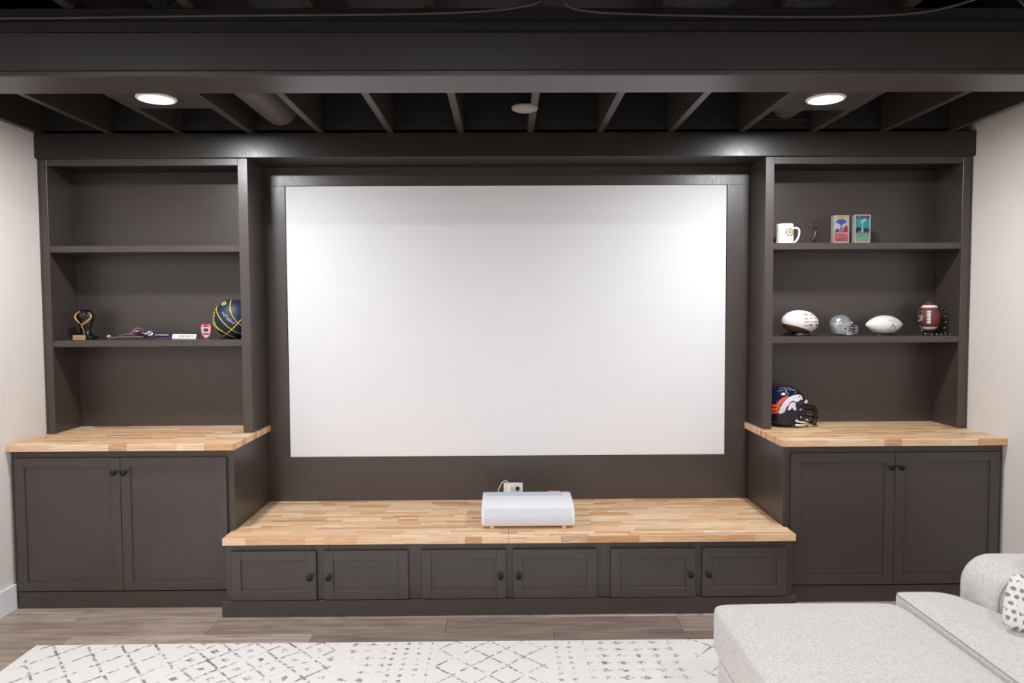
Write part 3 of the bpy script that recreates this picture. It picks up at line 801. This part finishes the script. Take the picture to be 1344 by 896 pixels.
t = thing('shield_badge', (-1.838, -.150, ZS1+.0005), 'small pink and red shield badge standing left of the basketball', 'badge')
sh = [(-.030, .088), (-.018, .093), (0, .087), (.018, .093), (.030, .088), (.033, .07), (.031, .04), (.024, .018), (.010, .004), (0, 0), (-.010, .004), (-.024, .018), (-.031, .04), (-.033, .07)]
def prism(bm, pts, y0, y1, mi=0):
    a = [bm.verts.new((x, y0, z)) for x, z in pts]; b = [bm.verts.new((x, y1, z)) for x, z in pts]; n = len(pts)
    bm.faces.new(a); bm.faces.new(b[::-1])
    for k in range(n): bm.faces.new((a[k], b[k], b[(k+1) % n], a[(k+1) % n]))
    bmesh.ops.recalc_face_normals(bm, faces=bm.faces)
    for f in bm.faces: f.material_index = mi
bm = bmesh.new(); prism(bm, sh, -.004, .006); finish('body', bm, plain('badge_red', 'a8364a', .4), t)
bm = bmesh.new(); prism(bm, [(x*.84, .048+(z-.048)*.86) for x, z in sh], -.0055, -.0045); finish('face', bm, plain('badge_pink', 'e3b6bd', .4), t)
bm = bmesh.new(); prism(bm, [(.014*cos(a)*1.1, .055+.011*sin(a)) for a in [2*pi*i/16 for i in range(16)]], -.007, -.0058); finish('emblem', bm, plain('badge_blue', '38406c', .4), t)
m_dred = plain('badge_darkred', '8f2237', .4)
for z in (.078, .030): box('banner', (-.019, .019, -.0068, -.0058, z-.004, z+.004), m_dred, t, bev=.0003)

# ------------------------------------------------------------ right bookcase, top shelf
t = thing('beer_mug', (1.676, -.165, ZS2+.0005), 'white ceramic mug with orange round emblem on the right top shelf', 'mug')
bm = bmesh.new(); add_lathe(bm, [(0, 0), (.049, 0), (.0515, .003), (.052, .010), (.0505, .030), (.050, .10), (.049, .120), (.0475, .1225), (.045, .120), (.0445, .01), (0, .006)], 40); mug = finish('cup', bm, m_white, t)
bm = bmesh.new(); add_tube(bm, spline([(.046, 0, .098), (.070, 0, .099), (.086, 0, .090), (.088, 0, .066), (.080, 0, .036), (.064, 0, .016), (.046, 0, .010)], 6), .0062, 10); finish('handle', bm, m_white, t)
c = (.012, .070)
circ = lambda r, n=28: [(c[0]+r*cos(2*pi*i/n), c[1]+r*sin(2*pi*i/n)) for i in range(n)]
def annul(r0, r1, n=28): return [[(c[0]+r*cos(2*pi*k/n), c[1]+r*sin(2*pi*k/n)) for r, k in ((r0, i), (r1, i), (r1, i+1), (r0, i+1))] for i in range(n)]
decal('emblem_ring', annul(.018, .0235), mug, plain('emblem_navy', '3a2c4c', .4), t, cuts=1)
decal('emblem', [circ(.0125)], mug, plain('emblem_orange', 'ee9a3a', .4), t, cuts=1)
decal('lettering', text_polys('ORANGE', .0095), mug, plain('grey_print', '777a80', .5), t, T=Matrix.Translation((.008, 0, .034)), cuts=1)

# bronze batter
def skin(name, J, E, mat, parent, root=0):
    me = bpy.data.meshes.new(name); me.from_pydata([p for p, r in J], E, [])
    o = link(name, me, mat, parent); md = o.modifiers.new('skin', 'SKIN'); md.use_smooth_shade = True
    for i, (p, r) in enumerate(J):
        sv = me.skin_vertices[0].data[i]; sv.radius = (r, r); sv.use_root = (i == root)
    s_ = o.modifiers.new('sub', 'SUBSURF'); s_.levels = 1; s_.render_levels = 2; return o
t = thing('batter_statue', (1.868, -.165, ZS2+.0005), 'small bronze baseball batter statuette striding on the right top shelf', 'statue')
bm = bmesh.new(); add_lathe(bm, [(0, 0), (.052, 0), (.052, .005), (.047, .009), (0, .010)], 36); bmesh.ops.scale(bm, vec=(1.25, .6, 1), verts=bm.verts); finish('base', bm, m_bronze, t)
J = [((0, 0, .073), .0105), ((-.002, -.002, .090), .0095), ((-.005, -.003, .108), .012), ((-.006, -.003, .118), .006), ((-.006, -.004, .124), .005),
     ((-.008, -.006, .070), .0085), ((-.014, -.012, .046), .0065), ((-.034, -.010, .016), .0042), ((-.044, -.014, .012), .0035),     # 5-8 rear leg
     ((.008, .004, .069), .0085), ((.026, .004, .050), .0065), ((.048, .0, .020), .0042), ((.060, -.004, .013), .0035),             # 9-12 front leg
     ((-.017, -.009, .111), .0055), ((-.026, -.020, .096), .0045), ((-.022, -.030, .100), .0036),                                  # 13-15 arm
     ((.006, .002, .111), .0055), ((.000, -.020, .098), .0045), ((-.018, -.029, .100), .0036)]
E_ = [(0, 1), (1, 2), (2, 3), (3, 4), (0, 5), (5, 6), (6, 7), (7, 8), (0, 9), (9, 10), (10, 11), (11, 12), (2, 13), (13, 14), (14, 15), (2, 16), (16, 17), (17, 18)]
skin('figure', J, E_, m_bronze, t)
bm = bmesh.new(); bmesh.ops.create_icosphere(bm, subdivisions=2, radius=.0095, matrix=Matrix.Translation((-.006, -.004, .136))); add_lathe(bm, [(0, .0065), (.0095, .002), (.0105, 0), (0, 0)], 16, T=Matrix.Translation((-.006, -.004, .138)))
add_box(bm, -.022, -.010, -.012, .003, .137, .139, bev=.0005); finish('head', bm, m_bronze, t, None, True)
bm = bmesh.new(); add_tube(bm, [(-.016, -.030, .100), (-.030, -.028, .108), (-.062, -.022, .119)], [.0015, .002, .0034], 8); finish('bat', bm, m_bronze, t)

def glassmat():
    m = M('clear_acrylic', 'ffffff', .05); m.b.inputs['Transmission Weight'].default_value = 1; m.b.inputs['IOR'].default_value = 1.1
    return m.m
m_acr = glassmat(); m_frame = plain('acrylic_edge', 'a7a29e', .2, 0, .03)
def ticket(x, w_, h, label, build):
    t = thing('ticket_display', (x, -.170, ZS2+.0005), label, 'display')
    bm = bmesh.new(); e = .005
    add_box(bm, -w_/2, -w_/2+e, -.018, .022, 0, h, bev=.001); add_box(bm, w_/2-e, w_/2, -.018, .022, 0, h, bev=.001)
    add_box(bm, -w_/2+e, w_/2-e, -.018, .022, h-e, h, bev=.001); add_box(bm, -w_/2+e, w_/2-e, -.018, .022, 0, .0138, bev=.001)
    finish('case', bm, m_frame, t)
    bm = bmesh.new(); add_box(bm, -w_/2+e+.0002, w_/2-e-.0002, 0, .004, .0142, h-e-.0002); card = finish('ticket', bm, plain('ticket_card', 'e8e4e2', .5), t); card.location.y = -.013
    bm = bmesh.new(); add_box(bm, -w_/2+e+.0002, w_/2-e-.0002, -.0165, -.0150, .0102, h-e-.0002); finish('window', bm, m_acr, t)
    build(card, w_/2-e-.001, h)
def pr(card, name, pts, col, y):
    bm = bmesh.new(); prism(bm, pts, -y-.0004, -y); finish(name, bm, plain(name, col, .5, 0, .08, 60), card)
def t1(card, a, h):
    pr(card, 'band_red', [(-a, .016), (a, .016), (a, .060), (-a, .072)], 'e0707a', .0004)
    pr(card, 'band_pale', [(-a, .073), (a, .061), (a, .095), (-a, .095)], 'efb2b0', .0004)
    pr(card, 'band_cream', [(-a, h-.022), (a, h-.022), (a, h-.007), (-a, h-.007)], 'ecc9a0', .0004)
    pr(card, 'arc_blue', [(-a*.85, .135), (-a*.5, .147), (0, .151), (a*.5, .147), (a*.85, .135), (a*.6, .125), (a*.2, .119), (0, .105), (-a*.2, .119), (-a*.6, .125)], '3465a8', .0008)
    pr(card, 'stem_blue', [(-.007, .104), (.007, .104), (.010, .070), (-.010, .070)], '6d86bd', .0009)
    pr(card, 'block_red', [(.012, .070), (a*.98, .070), (a*.98, .106), (.028, .112), (.012, .096)], 'c8344a', .0013)
    pr(card, 'block_navy', [(-a*.98, .074), (-.013, .074), (-.013, .088), (-a*.7, .092)], '3b4374', .0013)
    flat_text('lettering', 'SUPER', .012, (0, -.0012, .163), plain('print_red', 'b8323e', .5), card)
    flat_text('lettering', 'BOWL', .012, (0, -.0012, .030), plain('print_dark', '6c1d2a', .5), card)
def t2(card, a, h):
    pr(card, 'band_dark', [(-a, h-.024), (a, h-.024), (a, h-.007), (-a, h-.007)], '123a44', .0004)
    pr(card, 'field_teal', [(-a, .060), (a, .060), (a, h-.025), (-a, h-.025)], '2fb3c6', .0004)
    pr(card, 'field_green', [(-a, .016), (a, .016), (a, .059), (-a, .059)], '9fcf86', .0004)
    pr(card, 'patch_pale', [(-a*.9, .044), (a*.9, .044), (a*.9, .064), (-a*.9, .064)], '6cc7c4', .0008)
    pr(card, 'stadium_dark', [(-a, .066), (a, .066), (a, .090), (.020, .100), (0, .082), (-.018, .104), (-a, .094)], '17414c', .0008)
    pr(card, 'trophy_silver', [(-.010, .068), (.006, .068), (.003, .104), (.005, .128), (.020, .138), (.024, .150), (.010, .154), (-.006, .144), (-.012, .134), (-.004, .122), (-.004, .100)], 'd4e2e0', .0013)
    pr(card, 'flame_orange', [(-a*.9, .067), (-.012, .067), (-.016, .080), (-a*.6, .076)], 'd9733c', .0013)
    pr(card, 'flame_red', [(.010, .067), (a*.9, .067), (a*.6, .077)], 'c9503c', .0013)
    flat_text('lettering', 'SUPER BOWL', .0105, (0, -.0012, h-.0155), plain('print_pale', 'cfe4e4', .5), card)
ticket(2.011, .092, .172, 'clear case with a red white and blue ticket on the right top shelf', t1)
ticket(2.140, .094, .176, 'clear case with a teal and green ticket on the right top shelf', t2)

# ------------------------------------------------------------ footballs
m_brown = M('brown_pebbled_leather', '6c3b2a', .5); m_brown.bump(m_brown.noise(500, None, 1), .0008); m_brown = m_brown.m
m_wleather = plain('white_panel_leather', 'ebe6e4', .45, 0, .02, 300, .0004)
def football(name, L, r, T, parent, split=None, mats=None, cut=None, pw=(2.1, .86)):
    """prolate spheroid with pointed ends along local x; split(normal-ish point) picks the material"""
    bm = bmesh.new(); prof = []
    n = 28
    for i in range(n+1):
        s_ = -1+2*i/n; rr = r*(1-abs(s_)**pw[0])**pw[1] if abs(s_) < 1 else 0
        prof.append((rr, s_*L/2))
    add_lathe(bm, prof, 44, axis='X')
    if split:
        for f in bm.faces: f.material_index = split(f.calc_center_median())
    bmesh.ops.transform(bm, matrix=T, verts=bm.verts)
    if cut:
        bmesh.ops.bisect_plane(bm, geom=bm.verts[:]+bm.edges[:]+bm.faces[:], plane_co=cut[0], plane_no=cut[1])
        for f in bm.faces: f.material_index = 0 if (f.calc_center_median()-Vector(cut[0])).dot(Vector(cut[1])) > 0 else 1
    bmesh.ops.recalc_face_normals(bm, faces=bm.faces)
    return finish(name, bm, mats, parent)
t = thing('football', (1.780, -.155, ZS1+.0005), 'signed football with white top and brown underside on a black stand', 'ball')
T1 = Matrix.Translation((0, 0, .084)) @ Matrix.Rotation(R(4), 4, 'Z') @ Matrix.Rotation(R(4), 4, 'Y')
fb = football('leather_shell', .232, .072, T1, t, None, [m_wleather, m_brown], cut=((0, 0, .040), (.30, .10, 1)), pw=(2.3, .62))
st_ = [(cursive if rng.random() < .45 else signature)(.012+.034*(i % 3)+rng.uniform(-.005, .005), .128-.0205*(i//3)+rng.uniform(-.003, .003), rng.uniform(.018, .030), rng.uniform(.007, .012), rng, rng.uniform(-.1, .35)) for i in range(12)]
scribble('signatures', st_, fb, m_ink, t, .0008)
bm = bmesh.new(); add_lathe(bm, [(.060, 0), (.062, .003), (.056, .014), (.038, .027), (.034, .027), (.050, .010), (.054, 0)], 32); finish('stand', bm, m_blackp, t)
t = thing('football', (2.298, -.155, ZS1+.0005), 'all-white football with two signatures lying on its side', 'ball')
fb = football('leather_shell', .232, .057, Matrix.Translation((0, 0, .0655)), t, None, [m_wleather])
sg = [[(.0, .088), (.012, .096), (.022, .086), (.030, .098), (.040, .088), (.050, .094)], [(.0, .040), (.012, .052), (.028, .074), (.022, .058), (.036, .062), (.040, .050), (.050, .044)], [(.010, .066), (.024, .070), (.040, .084), (.052, .078)], [(.014, .050), (.024, .058), (.044, .052)]]
scribble('signatures', sg, fb, m_ink, t, .0008)
bm = bmesh.new(); add_lathe(bm, [(.040, 0), (.041, .003), (.034, .012), (.030, .012), (.036, 0)], 28, T=Matrix.Diagonal((1.5, .8, 1, 1))); finish('stand', bm, m_blackp, t)
t = thing('football', (2.575, -.155, ZS1+.0005), 'upright brown football with white stripes and laces inside a bead necklace', 'ball', None, R(-31))
T3 = Matrix.Translation((0, 0, .110)) @ Matrix.Rotation(-pi/2, 4, 'Y')
fb = football('leather_shell', .206, .064, T3, t, lambda p: 1 if .056 < abs(p.x) < .074 else 0, [m_brown, m_wleather])
bm = bmesh.new(); add_lathe(bm, [(0, 0), (.036, 0), (.036, .004), (.026, .018), (0, .018)], 28); finish('stand', bm, m_blackp, t)
bm = bmesh.new()
for i in range(8):
    z = .075+i*.010; yy = -.064*(1-abs((z-.110)/.103)**2.1)**.86
    add_box(bm, -.012, .010, yy-.0040, yy+.001, z-.0028, z+.0028, bev=.0006)
add_tube(bm, [(-.001, -.064*(1-abs((z-.110)/.103)**2.1)**.86-.001, z) for z in [.070+.008*i for i in range(11)]], .0028, 6)
finish('laces', bm, m_wleather, t)
m_pink = plain('pink_print', 'b4667a', .5)
decal('badge_print', [[(-.052, .088), (-.038, .088), (-.033, .110), (-.038, .132), (-.050, .132), (-.056, .110)]], fb, plain('lavender_print', 'b59ab4', .5), t)
decal('badge_print', [[(.026, .078), (.030, .078), (.030, .142), (.026, .142)], [(.034, .080), (.044, .082), (.044, .132), (.034, .140)]], fb, plain('maroon_print', '7c2f45', .5), t)
t = thing('bead_necklace', (2.585, -.150, ZS1+.0005), 'black and white bead necklace draped around the upright brown football', 'necklace')
bm = bmesh.new(); bp = spline([(.010, -.062, .168), (.045, -.045, .160), (.070, -.030, .135), (.078, -.028, .100), (.074, -.030, .060), (.066, -.034, .025), (.098, -.03, .007), (.104, -.05, .006), (.06, -.062, .007), (.02, -.074, .007), (-.03, -.074, .007), (-.066, -.062, .010), (-.082, -.05, .032), (-.090, -.045, .062), (-.094, -.04, .09), (-.084, -.03, .125), (-.066, -.03, .145)], 10)
acc = 0; last = bp[0]; k = 0
for p in bp[1:]:
    acc += (p-last).length; last = p
    if acc > .0088:
        acc = 0; k += 1; g = bmesh.ops.create_icosphere(bm, subdivisions=1, radius=.0052, matrix=Matrix.Translation(p))
        for f in {f for v in g['verts'] for f in v.link_faces}: f.material_index = 1 if k % 3 == 0 else 0; f.smooth = True
add_tube(bm, bp, .001, 5)
finish('beads', bm, [m_blackg, m_silver], t)

# ------------------------------------------------------------ helmets
def helmet(t, s, shell_mat, mask_mat, pad_mat, strap_mat):
    """full-size helmet facing +x in local metres, scaled by s"""
    bm = bmesh.new(); nu, nv = 72, 44; V = {}
    a, b, c, zc = .128, .100, .118, .130
    for j in range(nv+1):
        ph = pi*j/nv*.90                       # from the crown down
        for i in range(nu):
            th = 2*pi*i/nu
            z = zc+c*cos(ph); rad = sin(ph) if ph < pi/2 else 1-.13*((ph-pi/2)/(pi*.40))**2*1.0
            if ph >= pi/2: z = zc-.118*((ph-pi/2)/(pi*.40))
            x = a*rad*cos(th); y = b*rad*sin(th)
            if x < 0 and z < zc: x *= 1-.16*((zc-z)/.118)**1.5
            V[i, j] = (x, y, z)
    vv = {}
    for j in range(nv):
        for i in range(nu):
            q = [(i, j), ((i+1) % nu, j), ((i+1) % nu, j+1), (i, j+1)]
            for k in q:
                if k not in vv: vv[k] = bm.verts.new(V[k])
            try: bm.faces.new([vv[k] for k in q]).smooth = True
            except ValueError: pass
    bmesh.ops.remove_doubles(bm, verts=bm.verts, dist=.0005)
    G = lambda: bm.verts[:]+bm.edges[:]+bm.faces[:]
    bmesh.ops.bisect_plane(bm, geom=G(), plane_co=(0, 0, .017), plane_no=(-.10, 0, -1), clear_outer=True)
    bmesh.ops.bisect_plane(bm, geom=G(), plane_co=(.10, 0, .146), plane_no=(.35, 0, 1))      # brow line
    bmesh.ops.bisect_plane(bm, geom=G(), plane_co=(.062, 0, .10), plane_no=(1, 0, .12))      # jaw line
    bmesh.ops.bisect_plane(bm, geom=G(), plane_co=(.066, 0, .06), plane_no=(1, 0, -.35))
    kill = []
    for f in bm.faces:
        p = f.calc_center_median()
        if (p.x-.10)*.35+(p.z-.146) < 0 and (p.x-.062)+(p.z-.10)*.12 > 0 and (p.x-.066)-(p.z-.06)*.35 > 0: kill.append(f)
    bmesh.ops.delete(bm, geom=kill, context='FACES')
    bmesh.ops.recalc_face_normals(bm, faces=bm.faces)
    bmesh.ops.solidify(bm, geom=bm.faces[:], thickness=.005)
    bmesh.ops.scale(bm, vec=(s, s, s), verts=bm.verts)
    sh_ = finish('shell', bm, shell_mat, t, None, True)
    bm = bmesh.new()                          # inner padding
    add_lathe(bm, [(0, .225), (.06, .215), (.088, .17), (.090, .11), (.084, .05), (.078, .03), (.055, .03), (.06, .10), (.05, .17), (0, .19)], 32, T=Matrix.Translation((-.012, 0, 0)))
    for v in bm.verts:
        if v.co.x > .03: v.co.x = .03+(v.co.x-.03)*.35
    bmesh.ops.scale(bm, vec=(s, s*.98, s), verts=bm.verts); finish('padding', bm, pad_mat, t, None, True)
    bm = bmesh.new(); r = .0042*s
    def bar(z, x1, y1, x0=.066, zo=0.): # horizontal bar round the face
        return spline([Vector((x0, -.093, z+zo))*s, Vector((x1-.03, -y1, z))*s, Vector((x1, -y1*.45, z))*s, Vector((x1, y1*.45, z))*s, Vector((x1-.03, y1, z))*s, Vector((x0, .093, z+zo))*s], 6)
    for z, x1, y1, zo in ((.118, .178, .072, .015), (.092, .190, .072, .004), (.050, .192, .066, .020), (.016, .184, .055, .045)): add_tube(bm, bar(z, x1, y1, zo=zo), r, 8)
    for y in (-.028, .028): add_tube(bm, spline([Vector((.176, y, .118))*s, Vector((.190, y, .092))*s, Vector((.192, y, .05))*s, Vector((.182, y, .016))*s], 4), r, 8)
    for y in (-.066, .066): add_tube(bm, spline([Vector((.148, y, .118))*s, Vector((.162, y, .092))*s, Vector((.160, y, .05))*s, Vector((.150, y*.8, .016))*s], 4), r, 8)
    finish('face_mask', bm, mask_mat, t)
    bm = bmesh.new(); add_tube(bm, [Vector((.060+.066*cos(q), .089*sin(q)*1.0, .154))*s for q in [-.95+.19*i for i in range(11)]], .0075*s, 8); finish('brow_bumper', bm, strap_mat, t)
    bm = bmesh.new()
    for k in (-1, 1):
        add_tube(bm, spline([Vector((.030, k*.100, .020))*s, Vector((.075, k*.085, .018))*s, Vector((.125, k*.045, .024))*s, Vector((.135, 0, .026))*s], 5), .0075*s, 8)
        add_tube(bm, spline([Vector((.030, k*.1005, .045))*s, Vector((.080, k*.088, .034))*s, Vector((.130, k*.04, .030))*s], 5), .0055*s, 8)
    g = bmesh.ops.create_icosphere(bm, subdivisions=2, radius=.026*s, matrix=Matrix.Translation(Vector((.130, 0, .026))*s) @ Matrix.Diagonal((.6, 1.3, .75, 1)))
    for f in {f for v in g['verts'] for f in v.link_faces}: f.smooth = True
    finish('chin_strap', bm, strap_mat, t)
    bm = bmesh.new()
    for k in (-1, 1):
        for x, z in ((.062, .112), (.066, .066), (.040, .048)):
            add_lathe(bm, [(0, .006*s), (.006*s, .005*s), (.008*s, 0), (0, 0)], 12, T=Matrix.Translation(Vector((x, k*.0905, z))*s) @ Matrix.Rotation(pi if k < 0 else 0, 4, 'Z') @ Matrix.Rotation(-pi/2, 4, 'X'))
    finish('rivets', bm, m_silver, t)
    bm = bmesh.new(); add_lathe(bm, [(0, .002*s), (.010*s, .0015*s), (.0115*s, 0), (0, 0)], 20, T=Matrix.Translation(Vector((.012, -.0985, .086))*s) @ Matrix.Rotation(pi/2, 4, 'X')); finish('ear_hole', bm, m_blackp, t)
    return sh_
m_navy = plain('gloss_navy_shell', '161c33', .16); m_padw = plain('white_padding', 'e2dcd6', .6)
t = thing('football_helmet', (1.690, -.160, .9195), 'full-size navy football helmet with orange and white horse head on the right counter', 'helmet')
sh_ = helmet(t, 1.0, m_navy, m_blackg, plain('dark_padding', '201e22', .6), m_padw)
m_wd = plain('white_decal', 'dcd5e4', .3, 0, .02); m_od = plain('orange_decal', 'e2572c', .3, 0, .02)
def px(l): return [((u-1031.5)*.00462, (559.5-v)*.00462) for u, v in l]   # drawing units of the side view, 1 unit = 4.6 mm
head = px([(1019.5, 540), (1021, 533), (1024, 527), (1028, 522.5), (1033, 519), (1039, 516.8), (1047, 516.3), (1051, 518), (1052.5, 521.5), (1051, 523.5), (1048, 522.5), (1045, 524.5), (1041, 525), (1037.5, 523.5), (1034, 524.5), (1031.5, 528), (1028.5, 532), (1026.5, 537.5), (1023, 540)])
jaw = px([(1030, 535), (1032, 529), (1035.5, 525.2), (1040.5, 526.5), (1039.5, 530), (1041.5, 535.5), (1037.5, 535), (1036.5, 531), (1033.5, 535.2)])
sm2 = lambda P_: [(p.x, p.y) for p in spline([(a, b, 0) for a, b in P_], 3, True)]
head = sm2([(a-.012, b) for a, b in head]); jaw = sm2([(a-.012, b) for a, b in jaw])
decal('horse_head', [head, jaw], sh_, m_wd, t, cuts=3)
mane = [px([(1013.5, 528.5), (1016, 529), (1019, 526), (1022.5, 521.5), (1027, 519), (1033, 518.3), (1027, 522), (1022.5, 527), (1019, 531.5), (1013, 532)]),
        px([(1012.5, 533.5), (1017, 533), (1021.5, 529.5), (1019.5, 534), (1016.5, 537), (1012.5, 537)]),
        px([(1012.5, 538.5), (1016.5, 538), (1019.3, 535.5), (1018, 540), (1013, 541)]),
        px([(1008, 517), (1012, 511.5), (1020, 508.6), (1017, 511), (1013, 514), (1009, 520)])]
mane = [sm2([(a-.012, b) for a, b in q]) for q in mane]
for q in mane: decal('mane', [q], sh_, m_od, t, cuts=3)
decal('eye', [[(a-.012, b) for a, b in px([(1045.5, 518.2), (1048.5, 518.6), (1048, 519.6), (1046, 519.3)])]], sh_, m_navy, t, off=.0016, cuts=1)
sgp = [px([(1018, 512), (1022, 511.5), (1026, 510), (1029, 508.5), (1028, 512), (1026, 516), (1028, 517.5), (1030, 514), (1027, 511)]),
       px([(1029, 511), (1032, 509), (1034, 511), (1036, 508.5), (1038, 511.5), (1040, 509.5), (1041, 513), (1039, 514.5)]), px([(1021, 509.5), (1027, 507.8), (1035, 508.2)])]
scribble('signature', sgp, sh_, m_silink, t, .0011)
t = thing('football_helmet', (2.030, -.155, ZS1+.0005), 'small signed silver football helmet between two footballs on the right shelf', 'helmet')
sh2 = helmet(t, .515, plain('silver_shell', 'b4b8bb', .25, .6), m_silver, plain('grey_padding', '6b6a6c', .6), m_padw)
scribble('signature', [[(-.028, .098), (-.026, .086), (-.024, .096), (-.022, .088)], [(.0, .09), (.01, .10), (.02, .085), (.028, .095)], [(-.01, .080), (.0, .084), (.01, .078)]], sh2, m_ink, t, .0007)
decal('side_mark', [[(.008, .060), (.024, .066), (.046, .052), (.034, .050), (.020, .056)]], sh2, plain('grey_mark', '6d7880', .3), t, cuts=1)
